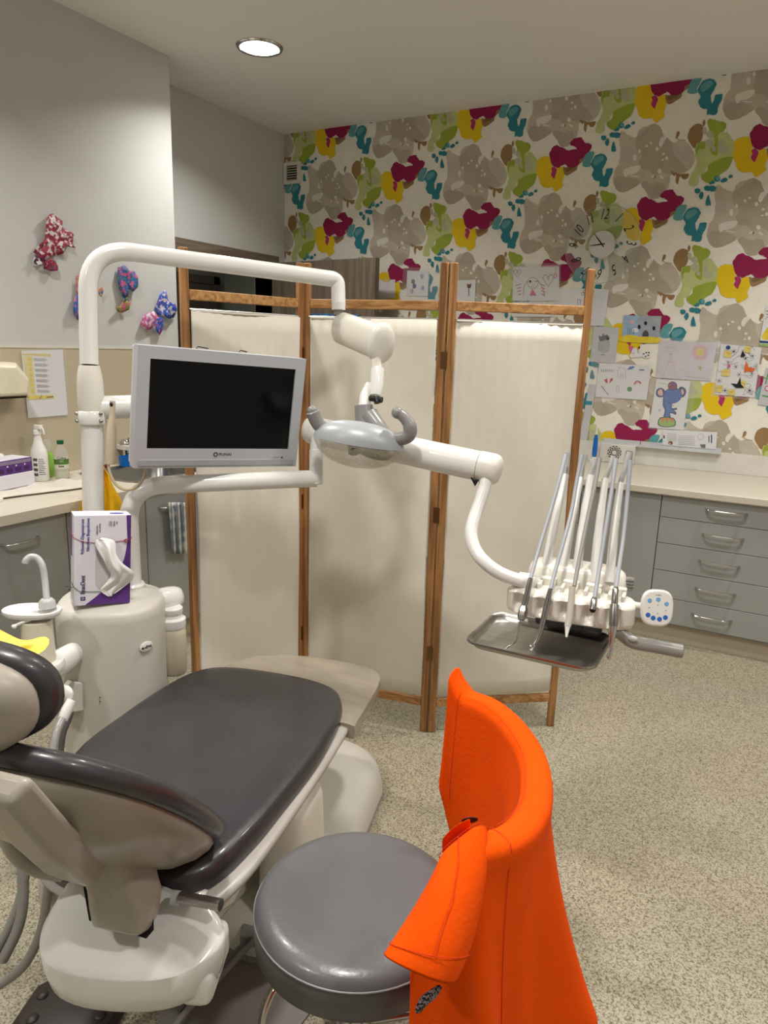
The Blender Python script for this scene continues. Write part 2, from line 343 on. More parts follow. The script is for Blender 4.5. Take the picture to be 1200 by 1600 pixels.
for li, (mk, pts) in enumerate(motif):
    w3 = cr([(p.x, p.z, 0) for p in wp(pts)], 5, True); big = len(pts) > 14
    base = [(p.x+(.0045 if big else .0015)*mnoise.noise(Vector((p.x*70, p.y*70, 1))), p.y+(.0045 if big else .0015)*mnoise.noise(Vector((p.x*70, p.y*70, 9)))) for p in w3]
    for i in range(-4, 4):
        for j in range(-4, 3):
            for hh in (0, 1):
                dx = (i+.5*hh)*AX; dz = (j+.5*hh)*AZ
                q = [(x+dx, z+dz) for x, z in base]
                if max(p[0] for p in q) < XA or min(p[0] for p in q) > XR or max(p[1] for p in q) < .98 or min(p[1] for p in q) > CEIL: continue
                for ax, val, kl in ((0, XA, False), (0, XR, True), (1, .98, False), (1, CEIL, True)):
                    q = clip(q, ax, val, kl)
                    if len(q) < 3: break
                if len(q) >= 3: bw.add([(p[0], YB-.0003-.00006*li, p[1]) for p in q], [tuple(range(len(q)))], wi[mk])
wb = struct(bw.build('wall_back', wmats))
# white upstand behind the worktop and skirting boards
struct(MB().box(-2.4, XR, YB-.018, YB, .86, .98).build('trim_2', mat('white_laminate', (222, 219, 210), .4)))
# ---------------- ceiling light in view and its siblings outside the frame
M_lamp = mat('lit_diffuser', (255, 250, 240), .5, emit=(1.0, .93, .82), estr=14)
for i, (x, y) in enumerate(LAMPS[:1]):
    t = thing('ceiling_light', 'round recessed downlight glowing white in the grey ceiling', 'ceiling light', (x, y, CEIL-.02))
    Mx = Matrix.Translation((x, y, CEIL))
    MB(Mx).lathe([(.102, -.004), (.104, -.010), (.118, -.010), (.124, -.003), (.124, 0), (.102, 0)], 40).build('trim_ring', M_chrome, t)
    MB(Mx).lathe([(.0, -.006), (.102, -.006), (.102, -.001), (0, -.001)], 40).build('diffuser', M_lamp, t)
# ---------------- air vent
t = thing('air_vent', 'small square cream louvred air vent near the ceiling corner', 'vent', (-3.46, YB-.012, 2.70))
f = MB().box(-3.535, -3.51, YB-.02, YB-.001, 2.70, 2.85).box(-3.41, -3.385, YB-.02, YB-.001, 2.70, 2.85).box(-3.51, -3.41, YB-.02, YB-.001, 2.70, 2.722).box(-3.51, -3.41, YB-.02, YB-.001, 2.828, 2.85)
f.build('frame', M_cream2, t, bevel=.002)
MB().box(-3.51, -3.41, YB-.004, YB-.002, 2.722, 2.828).build('backing', M_dark, t)
for k in range(6):
    z = 2.73+k*.0173; MB(Matrix.Translation((-3.46, YB-.012, z)) @ Matrix.Rotation(R(35), 4, 'X')).box(-.05, .05, -.008, .008, -.0012, .0012).build('slat', M_cream2, t)
# ---------------- cabinets under the back worktop
M_gap = M_dark
CF = 4.0
def handle(b, x, y, z, wd=.19, ny=-1, axis='x', stand=.035):
    """slim bow handle, feet at both ends"""
    pts = [(-wd/2, 0), (-wd/2+.012, stand*.8), (-wd/2+.045, stand), (wd/2-.045, stand), (wd/2-.012, stand*.8), (wd/2, 0)]
    P = [((x+a, y-c, z) if axis == 'x' else (x+c, y+a, z)) for a, c in pts]
    b.tube(fillet(P, .006, 3), .0045, 8, flat=1.5)
def drawer_unit(name, label, x0, x1, zs, cat='cabinet', doors=False):
    t = thing(name, label, cat, ((x0+x1)/2, CF+.3, .10))
    MB().box(x0+.002, x1-.002, CF+.02, YB-.02, .10, .818).build('carcass', M_cab, t)
    for k in range(len(zs)-1):
        za, zb = zs[k+1]+.0015, zs[k]-.0015
        d = MB().box(x0+.0015, x1-.0015, CF, CF+.019, za, zb).build('drawer', M_cab, t, bevel=.0012)
        if not doors:
            h = MB(); handle(h, (x0+x1)/2, CF, (za+zb)/2+.012); h.build('handle', M_chrome, d)
    return t
ZD = [.818, .699, .557, .4065, .256, .113]
drawer_unit('drawer_cabinet', 'grey five-drawer base cabinet with bow handles under the back worktop', -.5107, .12, ZD)
t = thing('base_cabinet', 'grey base cabinet with one plain tall door left of the drawers', 'cabinet', (-.72, CF+.3, .10))
MB().box(-.934, -.513, CF+.02, YB-.02, .10, .818).build('carcass', M_cab, t)
MB().box(-.9335, -.5135, CF, CF+.019, .113, .8165).build('door', M_cab, t, bevel=.0012)
t = thing('sink_cabinet', 'grey base cabinet with a top drawer, mostly hidden behind the screen', 'cabinet', (-1.25, CF+.3, .10))
MB().box(-1.53, -.937, CF+.02, YB-.02, .10, .818).build('carcass', M_cab, t)
MB().box(-1.5285, -.9385, CF, CF+.019, .6, .8165).build('drawer', M_cab, t, bevel=.0012)
MB().box(-1.5285, -.9385, CF, CF+.019, .113, .597).build('door', M_cab, t, bevel=.0012)
drawer_unit('drawer_cabinet', 'grey base cabinet with two deep drawers right of the five-drawer one', .123, .75, [.818, .557, .113])
drawer_unit('drawer_cabinet', 'grey base cabinet at the far right end of the back worktop', .753, 1.38, [.818, .66, .113])
struct(MB().box(-2.1, XR, CF+.045, CF+.06, 0, .10).build('baseboard_back', M_plinth))
wt = MB().box(-2.1, XR, CF-.025, YB-.019, .82, .86).build('worktop', M_top, bevel=.006)
tag(wt, 'speckled beige worktop along the wallpapered wall above the drawers', 'worktop')
# ---------------- left counter
LF = -2.605; LY0, LY1 = -.6, 3.2
wtop = MB()
SX0, SX1, SY0, SY1 = -3.12, -2.70, 2.42, 2.98
wtop.box(XL+.008, LF+.02, LY0, SY0, .82, .86).box(XL+.008, LF+.02, SY1, LY1, .82, .86).box(XL+.008, SX0, SY0, SY1, .82, .86).box(SX1, LF+.02, SY0, SY1, .82, .86)
tag(wtop.build('worktop', M_top, bevel=.0), 'speckled beige worktop along the left wall holding the sink', 'worktop')
def left_unit(y0, y1, label, name='base_cabinet', hy=None, zs=(.816, .113)):
    t = thing(name, label, 'cabinet', (-2.9, (y0+y1)/2, .1))
    MB().box(XL+.012, LF-.02, y0+.002, y1-.002, .10, .70).build('carcass', M_cab, t)
    MB().box(XL+.012, LF-.04, y0+.002, y1-.002, .70, .815).build('top_rail', M_cab, t) if name != 'sink_base_cabinet' else None
    d = MB().box(LF-.019, LF, y0+.0015, y1-.0015, zs[1], zs[0]).build('door', M_cab, t, bevel=.0012)
    h = MB()
    if hy is None: hy = (y0+y1)/2
    handle(h, LF, hy, .742, .16, axis='y'); h.build('handle', M_steel, d)
left_unit(-.55, .7, 'grey base cabinet at the near end of the left counter', 'base_cabinet')
left_unit(.7, 1.32, 'grey base cabinet of the left counter beside the chair back', 'base_cabinet')
left_unit(1.32, 1.95, 'grey cabinet under the left counter with a bow handle, below the folded white towel', 'base_cabinet', 1.73)
left_unit(1.953, 2.385, 'grey sink cabinet under the left counter behind the white post', 'sink_base_cabinet', 2.1)
left_unit(2.388, 3.18, 'grey sink cabinet nearest the alcove, checked towel on its handle', 'sink_base_cabinet', 2.55)
struct(MB().box(LF-.07, LF-.05, LY0, LY1, 0, .10).build('baseboard_left', M_plinth))
# ================================================================== THINGS ON THE BACK WALL
class Art:
    """a sheet of paper with marks: outlines traced in image pixels, projected on the wall plane"""
    def __init__(s, fn, out): s.fn = fn; s.out = Vector(out); s.b = MB(); s.mats = []; s.k = 0
    def mi(s, m):
        if m not in s.mats: s.mats.append(m)
        return s.mats.index(m)
    def sheet(s, q, m, off=.0045, th=.0008):
        P = [s.fn(*p) for p in q]; a = [p+s.out*off for p in P]; c = [p+s.out*(off+th) for p in P]; n = len(P)
        s.b.add(a+c, [tuple(range(n))[::-1], tuple(range(n, 2*n))]+[(i, (i+1) % n, (i+1) % n+n, i+n) for i in range(n)], s.mi(m)); s.off = off+th+.0002; return s
    def poly(s, pts, m, smooth=0):
        P = [s.fn(*p) for p in pts]
        if smooth: P = cr(P, smooth, True)
        s.k += 1; s.b.add([p+s.out*(s.off+.00004*s.k) for p in P], [tuple(range(len(P)))], s.mi(m)); return s
    def line(s, pts, m, wd=.5, smooth=0):
        if smooth: pts = [(p.x, p.y) for p in cr([(x, y, 0) for x, y in pts], smooth)]
        for a, c in zip(pts, pts[1:]):
            dx, dy = c[0]-a[0], c[1]-a[1]; L = math.hypot(dx, dy) or 1; nx, ny = -dy/L*wd/2, dx/L*wd/2
            s.poly([(a[0]+nx, a[1]+ny), (c[0]+nx, c[1]+ny), (c[0]-nx, c[1]-ny), (a[0]-nx, a[1]-ny)], m); s.k -= 1
        s.k += 1; return s
    def circ(s, cx, cy_, rx, m, ry=None, n=14, ang=0):
        ry = ry or rx; a = R(ang)
        return s.poly([(cx+rx*math.cos(t)*math.cos(a)-ry*math.sin(t)*math.sin(a), cy_+rx*math.cos(t)*math.sin(a)+ry*math.sin(t)*math.cos(a)) for t in (2*math.pi*i/n for i in range(n))], m)
    def done(s, name, label, cat, group=None): return tag(s.b.build(name, s.mats), label, cat, group)
def wallY(x, y): return PY(x, y, YB)
OUT = (0, -1, 0)
K = {n: ink(n, c) for n, c in dict(black=(30,30,34), grey=(120,120,124), lgrey=(178,178,182), red=(190,40,50), pink=(214,110,150), lpink=(220,182,192), blue=(70,110,180), dblue=(40,70,120), lblue=(160,185,215), green=(90,160,90), lgreen=(150,190,90), yellow=(230,205,60), pyellow=(222,206,120), orange=(225,110,40), brown=(120,80,60), purple=(100,80,150), dgrey=(80,80,84), stone=(165,172,184), peach=(230,180,170)).items()}
A = lambda: Art(wallY, OUT)
PG = None
def spec(s, q, m=None, marg=(1.5, 2)):
    pass
# p1 small sheet beside the door leaf
a = A().sheet([(590,437),(618,437),(618,466),(590,466)], M_paper).circ(604,438,7,K['pyellow'],3)
a.done('childs_drawing', 'small white sheet on the wallpaper just right of the open brown door leaf', 'drawing')
a = A().sheet([(637,423),(671,424),(669,463),(635,462)], M_paper)
for x, y, c in ((646,440,'grey'),(648,447,'purple'),(660,432,'lblue'),(644,455,'lpink'),(661,450,'lblue')): a.circ(x, y, 3, K[c], 4)
a.line([(646,444),(645,458)], K['grey'], .8)
o = a.done('childs_drawing', 'faint purple flower drawing in a clear sleeve left of the middle screen posts', 'drawing')
MB().add([wallY(*p)+Vector((0,-.0075,0)) for p in ((631,417),(693,420),(690,466),(628,464))], [(0,1,2,3)]).build('plastic_sleeve', M_sleeve, o)
a = A().sheet([(714,438),(744,437),(742,480),(713,480)], M_paper).poly([(730,443),(733,445),(737,443),(736,450),(731,450)], K['brown']).line([(733,449),(733,463)], K['black'], 1)
a.done('childs_drawing', 'white sheet with one small dark red tulip above the right screen panel', 'drawing')
# girl with hearts
a = A().sheet([(803,417),(874,416),(874,470),(801,470)], M_paper)
a.line([(818,462),(820,446),(827,438),(836,437),(843,441),(850,455),(851,463)], K['grey'], .8, 4)
a.circ(833,442,9,K['grey'],9).circ(833,442,8.3,M_paper,8.3).circ(829,440,2,K['black']).line([(836,440),(841,439)], K['black'], .8)
a.line([(830,447),(833,448),(836,447)], K['grey'], .5)
for i in range(4):
    a.line([(807+i,446+i*5),(815,444+i*5)], K['pink'], 1.4); a.line([(846,444+i*5),(852,447+i*5)], K['pink'], 1.4)
a.poly([(832,451),(828,462),(839,462)], K['pink'])
for (hx, hy, s_) in ((809,424,6),(857,434,9)):
    h = [(hx, hy+s_*1.6), (hx-s_, hy), (hx-s_*.5, hy-s_*.6), (hx, hy-s_*.1), (hx+s_*.5, hy-s_*.6), (hx+s_, hy), (hx, hy+s_*1.6)]
    a.line(h, K['grey'], .7); a.circ(hx, hy+1, 1.6, K['grey'], 2.6).circ(hx, hy+1, .9, M_paper, 1.8)
a.circ(868,431,2.5,K['pink'],4).circ(868,431,1.5,M_paper,3).line([(868,427),(869,417)], K['pink'], .7)
a.line([(846,416),(874,415)], K['pink'], 2.4)
o = a.done('childs_drawing', 'drawing of a winking girl with pink braids between two hearts', 'drawing')
MB().add([wallY(*p)+Vector((0,-.0082,0)) for p in ((801,412),(877,411),(877,472),(799,472))], [(0,1,2,3)]).build('plastic_sleeve', M_sleeve, o)
a = A().sheet([(873,452),(921,451),(921,490),(872,490)], M_paper)
for x, y in ((911,459),(916,459),(914,455)): a.circ(x, y, 2.6, K['grey']).circ(x, y, 1.8, M_paper)
a.line([(903,476),(903,468),(907,468),(907,476)], K['grey'], .8)
a.done('childs_drawing', 'white sheet with a tiny grey sketch behind the right screen post', 'drawing')
a = A().sheet([(634,466),(690,468),(690,486),(632,484)], M_paper).circ(612,472,1,M_paper)
a.line([(648,474),(660,475)], K['lblue'], 1.2)
a.done('childs_drawing', 'white sheet mostly hidden behind the middle screen rail', 'drawing')
a = A().sheet([(801,472),(868,472),(866,495),(800,495)], M_paper).line([(822,480),(846,481)], K['lgrey'], 1)
a.done('childs_drawing', 'white sheet showing below the girl drawing behind the canvas edge', 'drawing')
a = A().sheet([(929,451),(952,453),(944,509),(922,509)], mat('bright_paper', (220,221,226), .8))
a.line([(931,462),(930,480)], K['lblue'], .5)
a.done('childs_drawing', 'blank tall white sheet right behind the outer screen post', 'drawing')
a = A().sheet([(928,510),(968,512),(961,568),(922,565)], mat('grey_paper', (200,200,204), .8))
a.poly([(936,533),(952,532),(952,548),(943,551),(935,548)], K['lgrey'], 3).poly([(936,525),(938,533),(950,530),(952,527),(949,523),(945,524),(943,521),(940,526)], K['grey'], 3)
a.circ(950,529,2.6,K['dgrey']).line([(939,554),(946,555)], K['grey'], 1)
a.done('childs_drawing', 'grey pencil sketch of a horned animal in a bucket on pale paper', 'drawing')
# castle
a = A().sheet([(975,493),(1034,494),(1029,536),(971,533)], K['stone'])
a.poly([(975,493),(1000,493),(995,508),(1003,525),(972,527)], K['lblue']).poly([(1016,494),(1034,494),(1031,512),(1026,504)], K['lgrey'])
for x, y, rx, ry in ((1009,505,2.4,3),(999,511,2.2,3.6),(1022,513,2.4,3.4)): a.circ(x, y, rx, K['black'], ry)
a.poly([(1004,526),(1005,519),(1009,516),(1013,519),(1013,527)], K['dgrey'], 2)
a.poly([(972,526),(985,523),(1000,526),(1029,527),(1028,536),(971,534)], K['yellow'], 2).circ(987,503,3.6,K['peach'],2.6).circ(993,516,5,M_paper,3.4)
for i in range(4): a.line([(981+i*3,523),(982+i*3,512+i)], K['blue' if i % 2 else 'green'], 1)
o = a.done('childs_drawing', 'crayon drawing of a grey castle under water on yellow sand', 'drawing')
# dog sticker
a = A().sheet([(984,556),(988,545),(994,543),(998,547),(1002,552),(1008,550),(1014,549),(1017,553),(1015,559),(1008,560),(1003,557),(998,559),(992,558),(987,560)], M_paper)
a.poly([(982,541),(990,541),(986,553)], K['pink'])
a.line([(996,544),(998,552)], K['red'], .9).circ(999,543,1.3,K['black'],2.2,ang=20)
for x, y in ((1006,553),(1010,551),(1013,555),(1009,557),(1014,551)): a.circ(x, y, 1.4, K['black'], 1)
a.circ(990,552,.8,K['dblue'])
a.done('wall_sticker', 'tiny white dog shaped cut-out below the castle drawing', 'sticker')
# hearts and rainbow
a = A().sheet([(937,567),(1018,572),(1010,625),(930,620)], M_paper)
a.line([(940,577),(940,581)], K['black'], .9)
for i in range(6): a.line([(943+i*3,577),(943.6+i*3,581)], K['black' if i < 4 else 'red'], .8)
a.poly([(949,591),(944,594),(948,599),(950,597)], K['red']).poly([(952,599),(954,592),(958,590),(957,595)], K['red'])
a.line([(940,603),(951,617)], K['grey'], 1.2).line([(944,608),(950,616)], K['orange'], .7)
a.line([(966,590),(966,578),(971,574),(977,578),(978,592)], K['lgrey'], .6, 3).line([(970,592),(971,584),(974,585),(974,592)], K['lgrey'], .6)
a.line([(963,612),(964,603),(967,602),(968,612),(963,612)], K['lgrey'], .6)
a.circ(984,608,4,K['green'],3.8).line([(991,601),(994,596),(999,596),(1002,599)], K['red'], 1.4, 4).line([(993,601),(995,598),(999,598),(1001,600)], K['orange'], .9, 4)
a.poly([(980,578),(984,573),(990,572),(992,574),(987,577),(985,577)], K['blue']).line([(999,578),(1007,578)], K['blue'], 2)
o = a.done('childs_drawing', 'landscape drawing with two red hearts, a green ball and a little rainbow', 'drawing')
MB().add([wallY(*p)+Vector((0,-.0075,0)) for p in ((924,565),(1019,569),(1011,627),(917,622))], [(0,1,2,3)]).build('plastic_sleeve', M_sleeve, o)
# pair of pale drawings
for q, lab in (([(1032,531),(1077,534),(1067,593),(1025,590)], 'faint pink pencil figure, left one of the pair of drawings in a sleeve'), ([(1077,534),(1121,535),(1111,595),(1067,593)], 'pink flower with yellow centre, right one of the pair of drawings')):
    a = A().sheet(q, mat('mauve_paper', (214,208,216), .8))
    if 'figure' in lab:
        a.line([(1040,541),(1046,544),(1056,541)], K['lgrey'], .8).line([(1046,554),(1050,553)], K['grey'], .8)
        a.line([(1048,556),(1043,570),(1036,588)], K['lpink'], 1).line([(1048,556),(1053,572),(1056,590)], K['lpink'], 1).line([(1043,566),(1053,566)], K['lpink'], 1.4)
        a.line([(1028,580),(1034,583)], K['lpink'], .8)
    else:
        for i in range(16):
            t = 2*math.pi*i/16; a.circ(1094+9*math.cos(t), 551+9*math.sin(t), 4.6, K['lpink'], 2.2, 8, math.degrees(t))
        a.circ(1094,550,6.4,K['pyellow'],6)
        for i in range(5): a.line([(1094,575),(1094+5*math.cos(i*1.3),575+5*math.sin(i*1.3))], K['lgreen'], 1.2)
        a.line([(1070,588),(1108,592)], K['lgrey'], .6)
    o = a.done('childs_drawing', lab, 'drawing', None)
    if 'figure' in lab: MB().add([wallY(*p)+Vector((0,-.0078,0)) for p in ((1031,527),(1127,532),(1116,598),(1023,592))], [(0,1,2,3)]).build('plastic_sleeve', M_sleeve, o)
# spiders
a = A().sheet([(1127,537),(1190,543),(1179,621),(1116,616)], M_paper)
rnd = random.Random(3)
for i in range(16):
    pts = [(1124+rnd.random()*58, 543+rnd.random()*70)]
    for j in range(4): pts.append((min(1183, max(1121, pts[-1][0]+rnd.uniform(-13, 13))), min(617, max(541, pts[-1][1]+rnd.uniform(-9, 9)))))
    a.line(pts, K['dgrey'], .45, 3)
for (x, y) in ((1138,566),(1150,573),(1176,556),(1175,584),(1155,585),(1124,595),(1133,610),(1172,610),(1147,549),(1165,560)):
    a.circ(x, y, 1.1, K['black'])
    for i in range(6): a.line([(x, y), (x+4.5*math.cos(i*1.05+x), y+4.5*math.sin(i*1.05+x))], K['black'], .4)
for q in ([(1132,547),(1144,549),(1143,559),(1131,558)], [(1164,540),(1174,541),(1173,552),(1162,550)], [(1129,577),(1142,577),(1140,588),(1127,587)], [(1155,593),(1166,596),(1163,607),(1151,604)], [(1119,602),(1130,602),(1128,613),(1118,612)], [(1138,608),(1149,608),(1148,618),(1137,617)]):
    a.poly(q, K['pyellow']).line([(q[0][0]+2, q[0][1]+4), (q[1][0]-2, q[1][1]+4)], K['orange'], .7)
a.circ(1138,543,3.6,K['dblue'],3).poly([(1157,558),(1160,548),(1165,555),(1162,558)], K['black']).poly([(1163,582),(1166,564),(1170,574),(1180,575),(1176,581),(1168,580)], K['orange'], 2)
a.poly([(1142,599),(1152,600),(1157,589),(1158,600),(1163,606),(1150,606)], K['black']).circ(1139,572,2.6,K['pink'],3)
o = a.done('childs_drawing', 'sheet crowded with small spiders, webs and yellow paper squares', 'drawing')
MB().add([wallY(*p)+Vector((0,-.0078,0)) for p in ((1122,533),(1195,540),(1184,626),(1110,619))], [(0,1,2,3)]).build('plastic_sleeve', M_sleeve, o)
# elephant on a drum
a = A().sheet([(1026,592),(1079,595),(1068,672),(1014,668)], M_paper)
eb = K['blue']; ec = K['dblue']
a.poly([(1034,606),(1027,608),(1025,615),(1028,620),(1036,620),(1040,612)], ec, 3).poly([(1034,608),(1029,610),(1028,615),(1031,618),(1036,617)], K['peach'], 3)
a.poly([(1062,610),(1061,606),(1066,604),(1072,609),(1071,617),(1066,621),(1062,616)], ec, 3).poly([(1064,610),(1067,608),(1069,613),(1066,617)], K['peach'], 3)
a.poly([(1038,617),(1036,627),(1036,634),(1039,641),(1037,652),(1048,653),(1047,646),(1051,646),(1056,648),(1057,644),(1053,641),(1058,640),(1057,637),(1050,637),(1050,620)], ec, 3)
a.poly([(1040,618),(1038,628),(1041,641),(1039,650),(1046,651),(1046,644),(1054,644),(1049,636),(1049,620)], eb, 3)
a.circ(1051,618,15,ec,12.5,20,-15).circ(1051,618,14.2,eb,11.7,20,-15).circ(1047,629,.9,K['black']).circ(1061,622,.9,K['black']).line([(1050,633),(1053,634)], K['pink'], 1.2)
a.circ(1051,603,7.3,K['black'],7).circ(1051,603,6.6,mat('ink_plum', (140,60,90), .75),6.3).circ(1052,600,3,K['purple'],2.4)
a.poly([(1032,652),(1053,653),(1056,664),(1049,667),(1035,667),(1028,663)], K['black'], 2).poly([(1033,653),(1052,654),(1054.5,663),(1049,666),(1035,666),(1029.5,662)], K['lgreen'], 2)
for i in range(3): a.poly([(1033+i*6.5,653),(1038.5+i*6.5,653.4),(1035.5+i*7,661)], K['orange'])
for i in range(5): a.line([(1029+i*4,598+i),(1032+i*4,597+i)], K['lgreen'], .6)
a.circ(1031,641,1.8,K['grey']).circ(1031,641,1.2,M_paper)
o = a.done('childs_drawing', 'colouring page of a blue elephant balancing a ball on a striped drum', 'drawing')
MB().add([wallY(*p)+Vector((0,-.0078,0)) for p in ((1024,590),(1089,595),(1079,676),(1012,670))], [(0,1,2,3)]).build('plastic_sleeve', M_sleeve, o)
# right edge
a = A().sheet([(1197,478),(1222,480),(1211,543),(1186,540)], M_paper)
a.line([(1197,486),(1206,487)], K['black'], 1).line([(1197,491),(1206,492)], K['black'], 1).line([(1196,499),(1199,495),(1203,497)], K['grey'], .7)
a.poly([(1190,528),(1196,516),(1200,512),(1208,514),(1206,524),(1200,531)], K['yellow'], 3).poly([(1187,532),(1210,534),(1209,537),(1187,536)], K['dblue']).poly([(1186,537),(1210,538),(1210,542),(1186,540)], K['lgreen'])
a.done('childs_drawing', 'upper of the two sheets cut by the right picture edge, yellow figure at its foot', 'drawing')
a = A().sheet([(1197,575),(1222,578),(1213,636),(1184,632)], mat('grey_paper', (200,200,204), .8))
a.line([(1200,570+14),(1196,600)], K['green'], 2).circ(1199,607,4.5,K['pink'],4.5).circ(1199,607,2.6,M_paper,2.6).line([(1191,618),(1206,621)], K['green'], 2.4).line([(1191,590),(1200,592)], K['green'], 1.4)
a.done('childs_drawing', 'lower of the two sheets at the right picture edge with green plants', 'drawing')
# leaflet shelf
sh = thing('leaflet_shelf', 'narrow clear leaflet ledge on the wall above the back worktop', 'shelf', PY(1030, 700, YB-.05))
z1 = PY(942, 690, YB-.04).z; xa = PY(940, 690, YB-.04).x; xb = PY(1128, 704, YB-.04).x
for k in range(3):
    x0 = xa+(xb-xa)*k/3; x1 = xa+(xb-xa)*(k+1)/3-.004
    m = MB().box(x0, x1, YB-.05, YB-.0045, z1-.012, z1-.009).box(x0, x1, YB-.0075, YB-.0045, z1-.009, z1+.02).box(x0, x1, YB-.05, YB-.047, z1-.009, z1+.004)
    m.build('ledge', mat('frosted_acrylic', (206, 209, 210), .25), sh)
a = A().sheet([(1037,671),(1121,675),(1119,702),(1035,695)], M_paper, off=.009)
a.poly([(1037,680),(1039,680),(1039,685),(1037,685)], K['dblue'])
for i in range(6): a.line([(1043,677+i*2.2),(1057,678+i*2.2)], K['lgrey'], .7); a.line([(1060,681+i*2.6),(1086,682+i*2.6)], K['lgrey'], .8)
a.circ(1095,682,5,K['lgrey']).circ(1095,682,4.3,M_paper).poly([(1094,694),(1103,694),(1102,700),(1096,699)], K['grey']).circ(1048,692,3.6,K['brown'],2.8).circ(1047,693,1.6,K['peach'])
a.line([(1108,681),(1108,691)], K['dblue'], 1.3).line([(1112,679),(1112,692)], K['dblue'], 1.8)
a.done('leaflet', 'printed price leaflet with small columns of text standing on the ledge', 'leaflet')
# strip of papers hanging at the screen post
a = A().sheet([(921,600),(932,602),(917,690),(905,688)], mat('grey_paper', (200,200,204), .8)).poly([(915,626),(926,627),(925,633),(914,632)], mat('ink_teal', (60,140,160), .7))
a.done('paper_strip', 'narrow vertical paper strip hanging beside the outer screen post', 'paper')
# white wall box with round ornament and key plate
t = thing('wall_box', 'low white box behind the worktop with a round black patterned rosette', 'box', PY(965, 728, YB-.06))
x0 = PY(938, 700, YB-.06).x; x1 = PY(992, 706, YB-.06).x; zt = PY(945, 693, YB-.06).z
MB().box(x0, x1, YB-.06, YB-.019, .861, zt).build('body', mat('white_laminate', (222, 219, 210), .4), t, bevel=.003)
c = PY(960, 707, YB-.0605); Mr = frame(c, (1, 0, 0), (0, 0, 1))
b = MB(Mr)
for i in range(12):
    q = 2*math.pi*i/12; b.add([(math.cos(q+s)*r, math.sin(q+s)*r, .001) for s, r in ((-.17, .033), (.17, .033), (.12, .024), (-.12, .024))], [(0, 1, 2, 3)])
    b.add([(math.cos(q+.26+s)*r, math.sin(q+.26+s)*r, .001) for s, r in ((-.2, .043), (.2, .043), (.14, .037), (-.14, .037))], [(0, 1, 2, 3)])
b.tube([(math.cos(t_)*.018, math.sin(t_)*.018, .001) for t_ in (2*math.pi*k/24 for k in range(25))], .0022, 6)
b.build('rosette', K['black'], t)
t = thing('wall_bracket', 'small grey metal bracket beside the black rosette', 'bracket', PY(983, 722, YB-.065))
c = PY(983, 712, YB-.066)
MB().box(c.x-.02, c.x+.02, c.y-.003, c.y, c.z-.035, c.z+.03).build('plate', M_steel, t, bevel=.002)
MB().box(c.x-.008, c.x+.008, c.y-.012, c.y-.003, c.z-.02, c.z+.02).build('catch', M_chrome, t, bevel=.002)
# electric toothbrush
c = PY(927, 728, YB-.12); c.z = .8605; hz = PY(929, 676, YB-.12).z
t = thing('electric_toothbrush', 'blue and white upright electric toothbrush on the back worktop', 'toothbrush', c)
Mt = Matrix.Translation(c)
MB(Mt).lathe([(.0, 0), (.028, 0), (.028, .018), (.014, .022), (.014, .035), (0, .035)], 20).build('charger', M_white, t)
MB(Mt).lathe([(0, .03), (.013, .032), (.016, .08), (.013, .15), (.008, .175), (0, .176)], 20).build('handle', mat('blue_plastic', (20, 105, 190), .3), t)
MB(Mt).lathe([(.0, .174), (.007, .176), (.004, .215), (.006, .235), (0, .238)], 12).build('brush_head', M_white, t)
# ---------------- clock
cc = PY(941, 382, YB-.03); Mk = frame(cc, (1, 0, 0), (0, 0, 1))
t = thing('wall_clock', 'round clear glass wall clock with slanted black numerals and brushed metal hub', 'clock', cc)
MB(Mk).lathe([(0, 0), (.225, 0), (.228, .002), (.225, .004), (0, .004)], 64).build('glass_disc', M_glass, t)
MB(Mk).tube([(math.cos(k)*.227, math.sin(k)*.227, .002) for k in (2*math.pi*i/64 for i in range(65))], .0016, 6).build('disc_edge', mat('green_glass_edge', (150, 165, 150), .15), t)
MB(Mk).lathe([(0, -.028), (.03, -.028), (.03, .004), (.078, .004), (.081, .008), (.078, .012), (0, .012)], 48).build('metal_hub', mat('spun_aluminium', (232, 228, 224), .3, 1., var=.1, scale=4), t)
for n_ in range(1, 13):
    an = R(90-30*n_); tilt = an-R(90)+R(8)
    if n_ in (2, 3, 4, 8, 9, 10): pass
    Mn = Mk @ Matrix.Translation((.170*math.cos(an), .170*math.sin(an), .0055)) @ Matrix.Rotation(an-R(90), 4, 'Z') @ Matrix(((1, .22, 0, 0), (0, 1, 0, 0), (0, 0, 1, 0), (0, 0, 0, 1)))
    text(str(n_), .085, Mn, M_black, t, 'numeral', xs=.62)
for an, L, nm in ((R(180+5), .075, 'hour_hand'), (R(129), .088, 'minute_hand')):
    MB(Mk @ Matrix.Rotation(an, 4, 'Z')).add([(-.02, -.003, .015), (.01, -.004, .015), (L, -.0012, .015), (L, .0012, .015), (.01, .004, .015), (-.02, .003, .015)], [(0, 1, 2, 3, 4, 5)]).build(nm, M_black, t, solid=.001)
MB(Mk).lathe([(0, .012), (.006, .012), (.005, .018), (0, .018)], 16).build('centre_cap', M_black, t)
